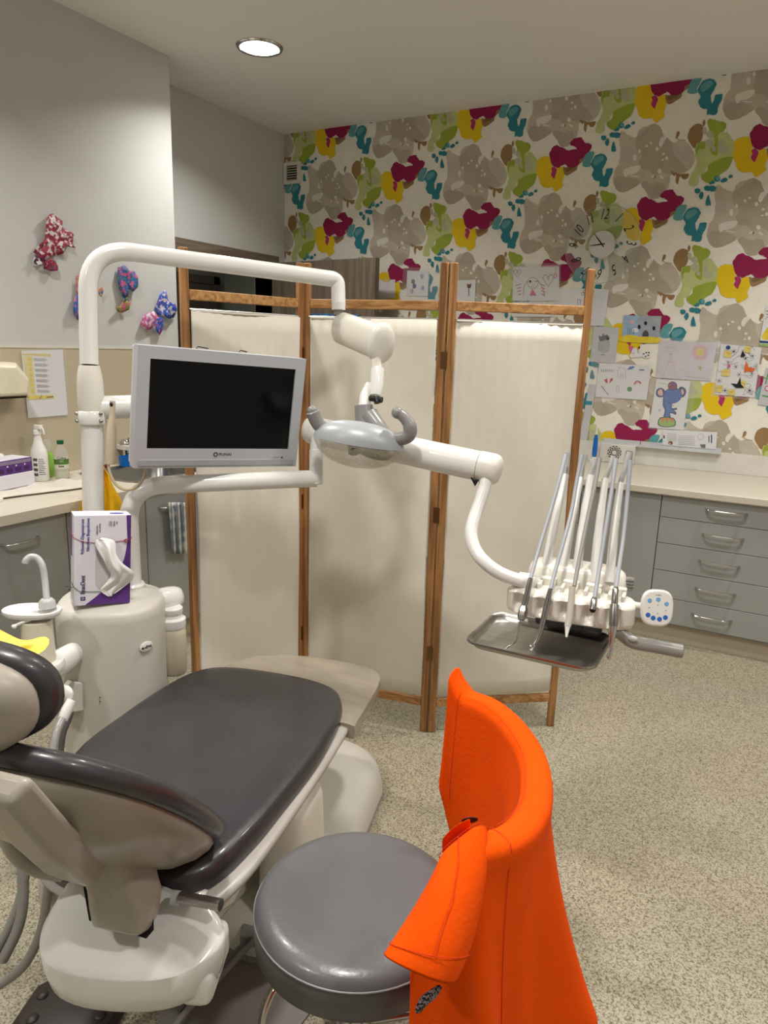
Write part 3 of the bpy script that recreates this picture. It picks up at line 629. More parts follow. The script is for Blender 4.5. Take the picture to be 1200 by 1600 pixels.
# ================================================================== LEFT WALL
def wallX(x, y): return PX(x, y, XL)
BUT = {
 'a': ([(80,333),(84,340),(92,346),(93,355),(98,360),(104,362),(110,367),(112,376),(108,382),(112,388),(104,386),(98,380),(95,386),(94,396),(86,400),(76,399),(70,403),(68,410),(63,413),(60,405),(54,400),(50,394),(52,386),(60,379),(66,374),(67,362),(66,345),(72,336)],
       [(48,402),(56,403),(63,406),(60,413),(54,415),(47,409)], [(66,408),(74,404),(84,410),(87,417),(84,423),(74,424),(66,420),(63,412)], (150, 40, 66), (88, 50, 84), (222, 214, 214)),
 'b': ([(116,432),(122,428),(130,424),(134,434),(134,450),(128,462),(120,464),(116,452)], [(108,480),(114,462),(126,456),(130,470),(128,498),(118,500),(110,492)], [(148,452),(154,447),(158,455),(155,464),(149,462)], (214, 160, 130), (60, 96, 168), (196, 120, 150)),
 'c': ([(182,418),(190,414),(197,424),(206,424),(212,434),(210,448),(203,456),(197,450),(196,463),(188,464),(182,450),(179,434)], [(175,480),(184,478),(190,468),(198,473),(197,484),(188,489),(178,487)], [(196,463),(191,470),(186,462),(190,452)], (44, 96, 150), (130, 140, 50), (200, 90, 130)),
 'd': ([(240,482),(244,462),(252,452),(258,462),(260,472),(268,474),(272,484),(270,496),(260,498),(250,494),(242,492)], [(214,506),(222,492),(236,486),(240,492),(238,508),(230,517),(218,512)], [(240,494),(250,498),(250,516),(246,524),(238,516),(236,504)], (40, 84, 180), (196, 96, 140), (210, 200, 214)),
}
LB = {'a': 'crimson and white painted paper butterfly, highest and leftmost on the wall', 'b': 'pale orange and blue paper butterfly half hidden behind the white lamp post', 'c': 'teal and olive paper butterfly below the bend of the lamp arm', 'd': 'bright blue and pink paper butterfly nearest to the wall corner'}
def paint(name, c1, c2, c3_):
    m = mat(name, c1, .6, scale=45, rgb2=c3_, ramp=(.42, .50)); nt = m.node_tree
    rp = [n for n in nt.nodes if n.type == 'VALTORGB'][0]; e = rp.color_ramp.elements.new(.68); e.color = (*lin(c2), 1); e = rp.color_ramp.elements.new(.6); e.color = (*lin(c1), 1)
    return m
for kk, (w1, w2, w3, c1, c2, c3_) in BUT.items():
    ctr = wallX(*w1[0]); t = thing('paper_butterfly', LB[kk], 'butterfly', wallX(sum(p[0] for p in w1)/len(w1), sum(p[1] for p in w1)/len(w1)))
    for i, wg in enumerate((w1, w2, w3)):
        P = [wallX(*p) for p in wg]; rnd = random.Random(i+5); n = len(P)
        cen = sum(P, Vector())/n
        # crumpled wing: ring + inner ring + centre, standing off the wall
        out = []; 
        for r_k in (1., .62, .25):
            out.append([cen+(p-cen)*r_k+Vector((.010+.012*(1-r_k)+.020*abs(math.sin(j*.9+i*2))*r_k, 0, 0)) for j, p in enumerate(P)])
        b = MB(); b.loft(out, 0, True, (False, True))
        cA = [c1, c2, c3_] if i == 0 else ([c2, c1, c3_] if i == 1 else [c1, c3_, c2])
        b.build('wing', paint('painted_paper_%s_%s' % (kk, 'abc'[i]), *cA), t, solid=.0012)
# instruction sheet in sleeve
a = Art(wallX, (1, 0, 0)); 
a.sheet([(31,548),(96,546),(104,648),(42,653)], M_paper, off=.010)
a.poly([(33,552),(77,553),(77,557),(33,555)], K['pyellow']).poly([(34,556),(48,557),(54,618),(40,617)], mat('ink_cream', (226,214,150), .7))
for i in range(7):
    y = 560+i*8.2; x = 50+i*.75; a.circ(x-6, y+1, 2.6, K['yellow'], 2.8)
    for j in range(3): a.line([(x+1, y+j*1.6),(x+19+(j % 2)*3, y+.8+j*1.6)], K['grey'], .55)
a.poly([(40,618),(81,617),(82,622),(41,624)], K['yellow']).line([(59,623),(63,618)], K['black'], 1).line([(70,620.4),(81,619.6)], K['black'], 1.6)
o = a.done('instruction_sheet', 'printed hygiene instruction sheet with yellow bands in a punched clear sleeve', 'sheet')
MB().add([wallX(*p)+Vector((.0125, 0, 0)) for p in ((30,545),(99,543),(107,651),(41,655))], [(0, 1, 2, 3)]).build('plastic_sleeve', M_sleeve, o)
# towel dispenser
P = [wallX(*p) for p in ((-60, 566), (4, 565), (24, 590), (23, 618), (-60, 622))]
b = MB(); b.loft([[p+Vector((.008, 0, 0)) for p in P], [p+Vector((.10, 0, 0)) for p in P], [P[0]+Vector((.13, .0, -.01)), P[1]+Vector((.13, -.02, -.02)), P[2]+Vector((.13, -.02, -.005)), P[3]+Vector((.13, -.02, .015)), P[4]+Vector((.13, 0, .015))]])
o = b.build('towel_dispenser', mat('ivory_dispenser', (228, 222, 196), .3), bevel=.008); tag(o, 'ivory paper towel dispenser on the tan wall panel, cut by the left picture edge', 'dispenser')
MB().add([p+Vector((.02+.1*(i in (1, 2)), 0, -.002)) for i, p in enumerate((P[4], P[4], P[3], P[3]))], [(0, 1, 2, 3)]).build('outlet_slot', M_dark, o)
# ================================================================== ON THE LEFT COUNTER
TZ = .861
M_purple = mat('purple_print', (92, 52, 128), .4, var=.08, scale=20)
M_lilac = mat('white_carton', (222, 220, 228), .4, var=.01)
def onc(px, py, z=TZ): return PZ(px, py, z)
# towel
ed = [(-6, 778), (30, 782), (129, 762), (128, 748), (118, 744), (95, 750), (80, 749), (66, 754), (50, 752), (36, 760), (18, 766), (0, 764)]
n0 = onc(30, 782); g = []
c00, c10, c01, c11 = onc(-10, 781), onc(150, 761), onc(-20, 770), onc(150, 749)
for layer in range(1): pass
rows = []
for j in range(9):
    row = []
    for i in range(25):
        u, v = i/24, j/8; p = (c00*(1-u)+c10*u)*(1-v)+(c01*(1-u)+c11*u)*v
        h = .016+.009*mnoise.noise(Vector((u*7, v*5, 1)))+.005*math.sin(u*20)*v
        row.append(Vector((p.x+.01*mnoise.noise(Vector((u*5, 0, 3)))*(v in (0,)), p.y, TZ+h)))
    rows.append(row)
b = MB(); b.sheet(rows)
low = [[Vector((p.x, p.y, TZ+.0025)) for p in rows[0]], [Vector((p.x+.012, p.y, TZ+.009)) for p in rows[0]], rows[0]]
b.sheet(low); b.sheet([[Vector((p.x, p.y, TZ+.0025)) for p in rows[-1]], rows[-1]])
b.sheet([[Vector((r[0].x, r[0].y, TZ+.0025)) for r in rows], [r[0] for r in rows]]); b.sheet([[Vector((r[-1].x, r[-1].y, TZ+.0025)) for r in rows], [r[-1] for r in rows]])
tag(b.build('folded_towel', mat('cream_terry', (218, 212, 200), .95, bump=.5, bscale=300)), 'cream folded towel lying along the left counter edge', 'towel')
# two glove boxes stacked
pA = onc(-14, 770, TZ+.018); pB = onc(55, 756, TZ+.018)
d = (pB-pA).normalized(); d.z = 0; M1 = frame(pB+Vector((-.0, 0, 0)), -d, Vector((0, 0, 1)).cross(-d))
o = MB(M1).box(0, .24, -.125, 0, 0, .062).build('glove_box', M_lilac, bevel=.0015); tag(o, 'plain white glove carton, lower of the two stacked boxes on the left counter', 'box')
o2 = MB(M1).box(.004, .244, -.125, -.004, .0625, .125).build('glove_box', M_purple, bevel=.0015); tag(o2, 'purple printed glove carton on top of the white one', 'box')
MB(M1).box(.006, .242, -.12, -.008, .1252, .1262).build('top_panel', M_lilac, o2)
fr = MB(M1)
for k in range(5): fr.box(.02+k*.046, .05+k*.046, -.0036, -.0030, .072, .09)
fr.build('icon_squares', mat('dark_purple_print', (58, 30, 84), .4), o2)
fr = MB(M1)
for k in range(5): fr.ell((.045+k*.046, -.0034, .098), (.004, .0008, .004), 8)
for k in range(3): fr.box(.01, .235, -.0036, -.003, .108+k*.005, .1092+k*.005)
fr.build('white_print', M_lilac, o2)
b = MB(M1); b.ell((.16, -.06, .128), (.06, .03, .03), 14); o = b.build('tissue_tuft', mat('white_glove', (226, 224, 222), .5), o2)
for v in o.data.vertices: v.co += Vector((0, 0, 1))*.012*mnoise.noise(v.co*45)
# spray bottle
c = onc(64, 750); t = thing('spray_bottle', 'white plastic spray bottle with black printed columns beside the purple box', 'bottle', c); Mt = Matrix.Translation(c)
H = (PD(50, 655, 1)-EYE); hz = .27
MB(Mt).lathe([(0, 0), (.042, 0), (.045, .006), (.045, .125), (.040, .15), (.024, .185), (.017, .215), (.0165, .225), (0, .225)], 28, sx=1, sy=.8).build('body', M_white, t)
MB(Mt).lathe([(0, .222), (.018, .222), (.018, .242), (.012, .246), (0, .246)], 20).build('collar', M_white, t)
hd = MB(Mt); hd.box(-.012, .034, -.01, .01, .246, .268); hd.build('nozzle_head', M_white, t, bevel=.004)
MB(Mt).tube(fillet([(.026, 0, .262), (.045, 0, .25), (.05, 0, .225)], .01, 4), .004, 8).build('trigger', M_white, t)
lb = MB(Mt); vdir = Vector((EYE.x-c.x, EYE.y-c.y, 0)).normalized(); ang0 = math.atan2(vdir.y/.8, vdir.x)
def curved(b, a0, a1, r, z0, z1, sx=1, sy=.8, n=5): b.sheet([[(r*sx*math.cos(a0+(a1-a0)*i/n), r*sy*math.sin(a0+(a1-a0)*i/n), z) for i in range(n+1)] for z in (z0, z1)])
for k in range(4): curved(lb, ang0-.75, ang0-.25, .0455, .098-k*.024, .111-k*.024)
for k in range(9): curved(lb, ang0-.12, ang0+.45+.1*(k % 3), .0455, .105-k*.009, .1078-k*.009)
lb.build('label_print', K['dgrey'], t)
# clear soap bottle + green bottle behind
c = onc(98, 747); t = thing('soap_bottle', 'clear liquid bottle with green cap and green label reading Culine', 'bottle', c); Mt = Matrix.Translation(c)
MB(Mt).lathe([(0, 0), (.031, 0), (.034, .006), (.034, .045), (.030, .052), (.034, .06), (.034, .115), (.028, .14), (.014, .165), (.0135, .17), (0, .17)], 28).build('body', M_clear, t)
MB(Mt).lathe([(0, .001), (.032, .001), (.0335, .006), (.0335, .04), (0, .04)], 24).build('liquid', glass('soap_liquid', (206, 208, 176), .6), t)
MB(Mt).lathe([(0, .169), (.0155, .169), (.0155, .187), (0, .187)], 20).build('cap', mat('dark_green_plastic', (16, 88, 62), .4), t)
lb = MB(Mt); curved(lb, ang0-1.3, ang0+1.3, .0346, .072, .098, 1, 1, 14); lb.build('green_label', mat('label_green', (84, 122, 44), .5), t)
lb = MB(Mt); curved(lb, ang0-1.3, ang0+1.3, .0345, .098, .112, 1, 1, 14); curved(lb, ang0-1.3, ang0+1.3, .0345, .05, .072, 1, 1, 14); lb.build('white_label', mat('label_cream', (214, 214, 196), .5), t)
lb = MB(Mt)
for k, cxx in enumerate((-.25, 0, .25)): curved(lb, ang0+cxx-.1, ang0+cxx+.1, .035, .06, .067, 1, 1, 3)
lb.build('fruit_print', mat('label_brown', (96, 44, 30), .5), t)
vd = vdir; tx = Vector((-vd.y, vd.x, 0))
text('Culine', .02, frame(c+vd*.0352+Vector((0, 0, .105)), tx, (0, 0, 1)), K['black'], t, xs=.8)
text('SOY', .011, frame(c+vd*.0354+Vector((0, 0, .088)), tx, (0, 0, 1)), M_lilac, t, xs=.8)
c = onc(83, 745); c += Vector((-.03, .0, 0)); t = thing('green_bottle', 'lime green bottle half hidden behind the clear soap bottle', 'bottle', c); Mt = Matrix.Translation(c)
MB(Mt).lathe([(0, 0), (.028, 0), (.03, .005), (.03, .1), (.02, .12), (0, .12)], 24).build('body', mat('lime_liquid', (150, 196, 84), .3, alpha=1), t)
MB(Mt).lathe([(.0, .12), (.02, .12), (.026, .16), (.012, .185), (0, .185)], 24).build('clear_neck', M_clear, t)
# round jar lid at far left
c = onc(-3, 783); t = MB(Matrix.Translation(c)).lathe([(0, 0), (.02, 0), (.02, .012), (.016, .014), (.015, .010), (0, .010)], 24).build('lid', M_white); tag(t, 'small round white lid on the counter edge at the left picture border', 'lid')
# sink
M_sink = mat('stainless_sink', (170, 170, 168), .25, 1., var=.06, scale=6)
t = thing('sink', 'stainless steel inset sink in the left counter', 'sink', ((SX0+SX1)/2, (SY0+SY1)/2, .72))
cx_, cy2 = (SX0+SX1)/2, (SY0+SY1)/2; wx, wy = SX1-SX0, SY1-SY0
rg = []
for k, z in ((1.06, .8615), (1.06, .864), (1.0, .8655), (.94, .862), (.91, .84), (.86, .74), (.8, .722), (.3, .718)):
    rg.append([(cx_+p[0], cy2+p[1], z) for p in rrect(wx*k, wy*k, min(.08, .09*k), 6)])
MB().loft(rg, caps=(False, True)).build('basin', M_sink, t)
MB(Matrix.Translation((cx_, cy2, .7185))).lathe([(0, 0), (.03, 0), (.03, .002), (0, .002)], 20).build('drain', M_chrome, t)
c = Vector((-3.165, PX(197, 705, -3.165).y, .8615)); t = thing('faucet', 'chrome mixer tap behind the sink', 'faucet', c); Mt = Matrix.Translation(c)
MB(Mt).lathe([(0, 0), (.027, 0), (.027, .008), (.022, .012), (.022, .07), (.03, .09), (.034, .105), (.028, .125), (.012, .137), (0, .138)], 24).build('body', M_chrome, t)
MB(Mt).tube(fillet([(.0, 0, .06), (.11, 0, .10), (.15, 0, .085), (.152, 0, .06)], .03, 6), .010, 12).build('spout', M_chrome, t)
MB(Mt).tube([(0, 0, .125), (.04, 0, .15), (.075, 0, .155)], .005, 8).build('lever', M_chrome, t)
# blue sponge tub + soap bar rack
c = PX(196, 724, -3.10); c.z = .867; c = Vector((-3.09, c.y*1.0, .867))
o = MB(Matrix.Translation(c)).lathe([(0, 0), (.038, 0), (.042, .05), (.040, .05), (.036, .004), (0, .004)], 28).build('blue_tub', mat('blue_plastic', (20, 105, 190), .3)); tag(o, 'round blue plastic tub on the sink rim', 'tub')
a_ = PX(183, 698, -3.195); b_ = PX(214, 697, -3.195)
t = MB().box(-3.20, -3.10, a_.y, b_.y+.08, a_.z-.015, a_.z+.012).build('wall_ledge', mat('white_laminate', (222, 219, 210), .4), bevel=.003); tag(t, 'short white ledge fixed on the tan panel above the sink', 'ledge')
# yellow cloth on the sink cabinet
b = MB(); yc = [[(158,706),(163,712)], [(160,725),(173,735)], [(160,742),(176,752)], [(150,760),(185,770)], [(132,778),(194,788)], [(126,800),(196,802)]]
rows = []
for j, (l, rgt) in enumerate([((150,728),(164,732)), ((150,740),(172,742)), ((150,750),(175,756)), ((140,762),(183,768)), ((128,776),(193,786)), ((124,795),(199,800)), ((120,830),(204,840))]):
    rows.append([PX(l[0]+(rgt[0]-l[0])*i/12, l[1]+(rgt[1]-l[1])*i/12, -2.545+.018*math.sin(i*1.3+j*.5)+.012*(j/6)) for i in range(13)])
b.sheet(rows); o = b.build('yellow_cloth', mat('yellow_fabric', (250, 196, 12), .85, bump=.3, bscale=60), solid=.003, sub=1); tag(o, 'bright yellow cloth hanging over the counter front behind the white post', 'cloth')
# checked towel
rows = []
for j in range(12):
    rows.append([PX(263+(i/12)*27+j*.55, 785+j*7.3, LF+.045+.008*math.sin(i*1.4)) for i in range(13)])
mt = mat('checked_towel_weave', (198, 196, 188), .95); 
m2 = bpy.data.materials.new('checked_towel'); m2.use_nodes = True; nt = m2.node_tree; bb = nt.nodes['Principled BSDF']; bb.inputs['Roughness'].default_value = .95
tc = nt.nodes.new('ShaderNodeTexCoord'); w1 = nt.nodes.new('ShaderNodeTexWave'); w1.bands_direction = 'Y'; w1.inputs['Scale'].default_value = 8.5; w1.inputs['Distortion'].default_value = .3; w2 = nt.nodes.new('ShaderNodeTexWave'); w2.bands_direction = 'Z'; w2.inputs['Scale'].default_value = 5.5
ad = nt.nodes.new('ShaderNodeMath'); ad.operation = 'MULTIPLY_ADD'; ad.inputs[1].default_value = .35; rp = nt.nodes.new('ShaderNodeValToRGB')
nt.links.new(tc.outputs['Object'], w1.inputs['Vector']); nt.links.new(tc.outputs['Object'], w2.inputs['Vector']); nt.links.new(w2.outputs['Fac'], ad.inputs[0]); nt.links.new(w1.outputs['Fac'], ad.inputs[2]); nt.links.new(ad.outputs[0], rp.inputs[0])
rp.color_ramp.elements[0].position = .5; rp.color_ramp.elements[0].color = (*lin((202, 199, 190)), 1); rp.color_ramp.elements[1].position = .95; rp.color_ramp.elements[1].color = (*lin((112, 124, 132)), 1); nt.links.new(rp.outputs[0], bb.inputs['Base Color'])
o = MB().sheet(rows).build('dish_towel', m2, solid=.003); tag(o, 'blue and white checked towel hanging on the sink cabinet by the screen', 'towel')
# ================================================================== FOLDING SCREEN
M_pine = wood('oiled_pine', (172, 124, 74), (128, 84, 44), 2, 1.0)
M_pineh = wood('oiled_pine_rail', (196, 148, 92), (150, 102, 54), 0, 1.0)
M_canvas = mat('off_white_canvas', (226, 220, 206), .9, var=.012, scale=12, bump=.15, bscale=500)
scr = thing('folding_screen', 'three-panel folding screen of pine posts and off-white fabric', 'screen', (-1.3, 2.4, 0))
NODES = [Vector((-1.797, 1.835, 0)), Vector((-1.668, 2.351, 0)), Vector((-1.112, 2.458, 0)), Vector((-.678, 2.79, 0))]
HT = 1.84
for k in range(3):
    a_, b_ = NODES[k], NODES[k+1]; d = (b_-a_).normalized(); L = (b_-a_).length; a0 = a_+d*.0015; L0 = L-.003
    if k == 0: a0 = a_; L0 = L-.0015
    Mf = frame(a0, d, Vector((0, 0, 1)).cross(d))   # local x along panel, y across, z up
    pw, pd = .030, .018
    for xx in (0, L0-pw):
        MB(Mf).box(xx, xx+pw, -pd/2, pd/2, 0, HT).build('post', M_pine, scr, bevel=.004)
    zt = HT-.165
    mr = M_pineh
    bx = MB(Mf).box(pw, L0-pw, -pd/2, pd/2, zt, zt+.034).build('top_rail', mr, scr, bevel=.003)
    MB(Mf).box(pw, L0-pw, -pd/2, pd/2, .115, .149).build('bottom_rail', mr, scr, bevel=.003)
    # canvas, gathered slightly, hem tunnel at the top
    rows = []
    for j in range(25):
        z = .165+(zt-.035-.165)*j/24; row = []
        for i in range(61):
            u = i/60; amp = .0009*(.2+.8*max(0, j/24-.55)*2); 
            yy = -.012+amp*math.sin(u*70+.6*math.sin(u*9))+.006*math.sin(u*5+k)+.003*math.sin(j*.4+u*7)
            edge_in = .0008+.002*math.sin(math.pi*j/24)
            row.append((pw+edge_in+(L0-2*pw-2*edge_in)*u, yy, z))
        rows.append(row)
    c = MB(Mf).sheet(rows).build('fabric_panel', M_canvas, scr, solid=.0012, sharp=80)
    MB(Mf).tube([(pw+.003, -.010, zt-.034), (L0/2, -.010, zt-.036), (L0-pw-.003, -.010, zt-.034)], .004, 8).build('fabric_hem', M_canvas, scr)
    MB(Mf).tube([(pw-.002, -.010, zt-.030), (L0-pw+.002, -.010, zt-.030)], .003, 8).build('top_rod', M_steel, scr)
for nd in NODES[1:3]:
    for z in (.35, .92, 1.5):
        MB(Matrix.Translation(nd+Vector((0, -.01, z)))).box(-.012, .012, -.0035, .0, -.03, .03).build('hinge', mat('brass_hinge', (120, 90, 60), .35, 1.), scr)
# blue garment on the far side of the screen
rows = []
P0 = NODES[1]+Vector((.0, .075, 0))
for j in range(14):
    z = 1.66-j*.075; rows.append([Vector((P0.x-.10+.27*i/14, P0.y+.05*(i/14)+.012*math.sin(i*1.5+j*.3), z)) for i in range(15)])
o = MB().sheet(rows).build('blue_garment', mat('blue_patterned_fabric', (26, 92, 140), .85, scale=60, rgb2=(20, 40, 60)), solid=.004); tag(o, 'blue patterned garment hanging on the far side of the screen at its left hinge', 'garment')
# ================================================================== OPERATING LIGHT (post, arm, lamp)
t = thing('operating_light', 'white dental operating light on a tall bent post with jointed arm', 'lamp', PD(148, 930, 2.22))
pb = PD(148, 935, 2.22); pc = PD(143.5, 700, 2.10); pt = PD(137, 405, 2.04)
pend = PD(525, 430, 2.36); pend.z = PD(190, 405, 2.06).z-.005
f_ = (pend-pt); e2 = PD(528, 437, 2.36)
top = PD(134, 388, 2.03)
pdn = PD(529, 478, 2.36)
p_mid = PD(139.5, 570, 2.07)
MB().tube([pb, PD(143.8, 662, 2.10)], .0305, 28).build('lower_post', M_white, t)
upper = fillet([p_mid, PD(136.5, 385, 2.04), e2, pdn], [.125, .02], 14)
MB().tube(upper, [.0262+(-.0028)*min(1, max(0, (i-14)/6)) for i in range(len(upper))], 24).build('bent_arm', M_white, t)
s0, s1 = PD(143, 641, 2.095), PD(139.5, 571, 2.07)
Ms = axis_frame(s0, s1); L = (s1-s0).length
MB(Ms).lathe([(0, -.01), (.034, -.01), (.036, .0), (.037, L*.25), (.0365, L*.6), (.033, L*.85), (.028, L), (0, L)], 28).build('tapered_sleeve', M_cream, t)
k0, k1 = PD(144, 664, 2.10), PD(143.3, 643, 2.095); Mc_ = axis_frame(k0, k1); L = (k1-k0).length
cl = MB(Mc_).lathe([(0, 0), (.037, 0), (.039, .003), (.039, L-.003), (.037, L), (0, L)], 28).build('clamp', M_white, t, bevel=.001)
for sx in (-.0345, .0345):
    for z in (.009, L-.009):
        q = PD(143.5+sx*510, 655, 2.05); 
        off = (RT*sx-FW*.022); c_ = k0+(k1-k0).normalized()*z
        MB().ell(tuple(c_+off), (.006, .006, .006), 10).build('bolt', M_steel, t)
# lower knuckle of the arm
MB().cyl(pdn+Vector((0, 0, .012)), pdn+Vector((0, 0, -.012)), .0225, 24).build('arm_ferrule', M_white, t)
MB().cyl(pdn+Vector((0, 0, -.010)), pdn+Vector((0, 0, -.028)), .015, 16).build('swivel', M_grey, t)
# thick spring arm
A0 = PD(532, 512, 2.39); A1 = PD(594, 536, 2.20); Ma = axis_frame(A0, A1); L = (A1-A0).length
rg = []
for s_, k in ((-.012, .5), (-.004, .85), (.006, 1.), (L*.5, 1.02), (L-.02, 1.04), (L, 1.04)):
    rg.append([(.038*k*math.cos(q), .052*k*math.sin(q), s_) for q in (2*math.pi*i/32 for i in range(32))])
MB(Ma).loft(rg).build('spring_arm', M_cream, t, sharp=50)
rg = []
for s_, k in ((L-.004, 1.12), (L-.002, 1.2), (L+.010, 1.22), (L+.020, 1.10), (L+.027, .85), (L+.030, .4)):
    rg.append([(.038*k*math.cos(q), .052*k*math.sin(q), s_) for q in (2*math.pi*i/32 for i in range(32))])
MB(Ma).loft(rg).build('oval_end_cap', M_cream2, t)
n0 = PD(588, 560, 2.2); n1 = PD(589, 590, 2.2); n2 = PD(582, 606, 2.19); n3 = PD(572, 640, 2.17)
MB().cyl(n0, n1, .016, 20).build('neck', M_cream2, t)
MB().tube([PD(590, 577, 2.2), PD(589, 600, 2.19), PD(587, 618, 2.185)], [.021, .021, .016], 16).build('joint_cover', M_white, t)
MB().tube([PD(577, 600, 2.20), PD(571, 618, 2.19), PD(569, 636, 2.18)], [.012, .018, .018], 14).build('joint_arm', M_white, t)
MB().cyl(PD(578, 622, 2.175), PD(597, 625, 2.16), .009, 14).build('knob', M_black, t)
MB().cyl(PD(588, 621, 2.17), PD(590, 629, 2.165), .011, 10).build('knob_wing', M_black, t)
# head: grey handle bow, silver shells, clear shield
M_horn = mat('grey_handle_plastic', (138, 136, 134), .3)
M_shell = mat('silver_shell', (166, 170, 174), .35, .1)
MB().tube([PD(568, 634, 2.18), PD(569, 645, 2.18), PD(572, 662, 2.18)], [.028, .029, .033], 24).build('head_collar', M_horn, t)
hr = cr([PD(577, 650, 2.17), PD(592, 668, 2.15), PD(604, 679, 2.12), PD(622, 686, 2.08), PD(639, 680, 2.06), PD(640, 665, 2.05), PD(631, 652, 2.05), PD(621, 645, 2.05)], 5)
MB().tube(hr, [.030-.012*min(1, i/10)+(.002 if 12 < i < 26 else 0)-(max(0, i-26)*.0004) for i in range(len(hr))], 16).build('handle', M_horn, t)
MB().ell(tuple(hr[-1]), (.0175,)*3, 12).build('handle_tip', M_horn, t)
hl = cr([PD(545, 668, 2.17), PD(520, 672, 2.15), PD(503, 668, 2.12), PD(494, 657, 2.11), PD(488, 642, 2.10)], 5)
MB().tube(hl, [.022, *([.020]*(len(hl)-2)), .014], 16).build('handle', M_horn, t)
MB().ell(tuple(hl[-1]), (.0155,)*3, 12).build('handle_tip', M_horn, t)
hc = PD(560, 692, 2.10)
# head frame: x across (slightly dropping to the right), z = lamp axis (up/back), y
Mh = frame(hc, RT*.97-UP*.17-FW*.10, (UP*.95-FW*.24+RT*.10))
def lens(b, a, bb_, d0, ztop, zbot, y0=-1, y1=1, n=28): pass
def lemon(t_): return .134*math.cos(t_), .062*math.sin(t_)*(abs(math.sin(t_))**.35)
def lem_ring(k, y, n=40): return [(lemon(2*math.pi*i/n)[0]*k, y, lemon(2*math.pi*i/n)[1]*k) for i in range(n)]
# local: x across, y up in the picture plane, z out towards viewer/below
def bowl(b, k0, side, prof, mi=0):
    rings = []
    for rr, h in prof:
        rings.append([(.134*rr*math.cos(q), h*side if False else h, .062*rr*math.sin(q)) for q in (2*math.pi*i/40 for i in range(40))])
    b.loft(rings, mi)
b = MB(Mh)
def lemring(rr, h, ez=.066): return [(.136*rr*math.cos(q), h, ez*rr*math.copysign(abs(math.sin(q))**1.25, math.sin(q))) for q in (2*math.pi*i/44 for i in range(44))]
b.loft([lemring(1, .0), lemring(.97, .014), lemring(.86, .034), lemring(.66, .050), lemring(.4, .059), lemring(.15, .062)])
b.build('back_shell', M_shell, t)
b = MB(Mh); b.loft([lemring(1.0, -.001), lemring(.965, -.014), lemring(.86, -.036), lemring(.66, -.056), lemring(.4, -.068), lemring(.12, -.073)], caps=(False, True)); b.build('clear_shield', glass('shield_plastic', (214, 208, 186), .62, .06), t)
b = MB(Mh); b.loft([lemring(.90, -.003, .058), lemring(.84, .010, .056), lemring(.6, .024, .052), lemring(.2, .03, .05)], caps=(False, True)); b.build('reflector', mat('dark_reflector', (150, 142, 124), .25, .9, var=.04, scale=4), t)
b = MB(); b.tube([PD(552, 684, 2.075), PD(555, 706, 2.06)], [.021, .025], 20, flat=.8); b.build('bulb_holder', M_black, t)
rc = PD(583, 705, 2.085); Mr2 = frame(rc, RT*.93-UP*.30, UP*.9+RT*.28-FW*.35)
MB(Mr2).lathe([(0, -.014), (.5, -.012), (.85, -.006), (1, .0), (.97, .001), (.8, -.004), (0, -.012)], 36, M=Matrix.Diagonal((.056, .0235, 1, 1))).build('front_reflector', mat('dark_reflector', (150, 142, 124), .25, .9, var=.04, scale=4), t)
b = MB(Mh)
for xx in (.02, .098): b.ell((xx, -.004, .055 if xx < .05 else .034), (.010, .010, .008), 12)
b.build('shield_clip', M_clear, t)
# ================================================================== MONITOR
Rm = Matrix(((.4385, -.8929, .1021), (.8967, .4423, .0168), (-.0602, .0842, .9946))); Mm = Rm.to_4x4(); Mm.translation = Vector((-1.4391, 1.6313, 1.3572))
t = thing('monitor', 'silver framed flat television with a black screen on the white post', 'monitor', Mm.translation)
w_, h_ = .2215, .1245
M_silver = mat('silver_plastic', (186, 189, 196), .32, .25, var=.01)
bz = MB(Mm); bo = (-.256, .254, -.180, .158)
def slab(b, x0, x1, z0, z1, y0, y1, mi=0): b.box(x0, x1, y0, y1, z0, z1, mi)
slab(bz, bo[0], -w_, bo[2], bo[3], -.006, .03); slab(bz, w_, bo[1], bo[2], bo[3], -.006, .03); slab(bz, -w_, w_, h_, bo[3], -.006, .03); slab(bz, -w_, w_, bo[2], -h_, -.006, .03)
bz.build('bezel', M_silver, t, bevel=.0)
MB(Mm).box(-w_, w_, .0, .004, -h_, h_).build('screen', mat('black_screen', (4, 4, 6), .18, var=.01, spec=.25), t)
MB(Mm).box(bo[0]+.002, bo[1]-.002, .03, .055, bo[2]+.003, bo[3]-.002).build('rear_case', mat('pale_grey_plastic', (200, 202, 204), .45), t, bevel=.006)
b = MB(Mm); b.loft([[(-.16, .054, -.12), (.16, .054, -.12), (.16, .054, .12), (-.16, .054, .12)], [(-.12, .085, -.09), (.12, .085, -.09), (.12, .085, .09), (-.12, .085, .09)]]); b.build('rear_bulge', mat('pale_grey_plastic', (200, 202, 204), .45), t, bevel=.008)
MB(Mm).box(bo[0]+.012, bo[1]-.012, -.0085, -.006, bo[2]+.006, bo[2]+.024).build('speaker_strip', mat('silver_mesh', (168, 170, 174), .45, .2, scale=200, var=.04), t, bevel=.001)
fr = Mm @ Matrix(((1, 0, 0, 0), (0, 0, -1, -.0064), (0, 1, 0, 0), (0, 0, 0, 1)))
text('FUNAI', .011, fr @ Matrix.Translation((.012, -.1405, 0)), K['dgrey'], t, xs=1.25, bold=.0002)
b = MB(fr); b.tube([(-.018+.006*math.cos(q), -.1405+.0055*math.sin(q), .0004) for q in (2*math.pi*i/16 for i in range(17))], .0013, 5); b.build('logo_ring', K['black'], t)
b = MB(fr); b.box(.168, .190, -.150, -.149, .0022, .003); b.ell((.2, -.15, .0026), (.0028, .0028, .0008), 10); b.build('power_led', K['black'], t)
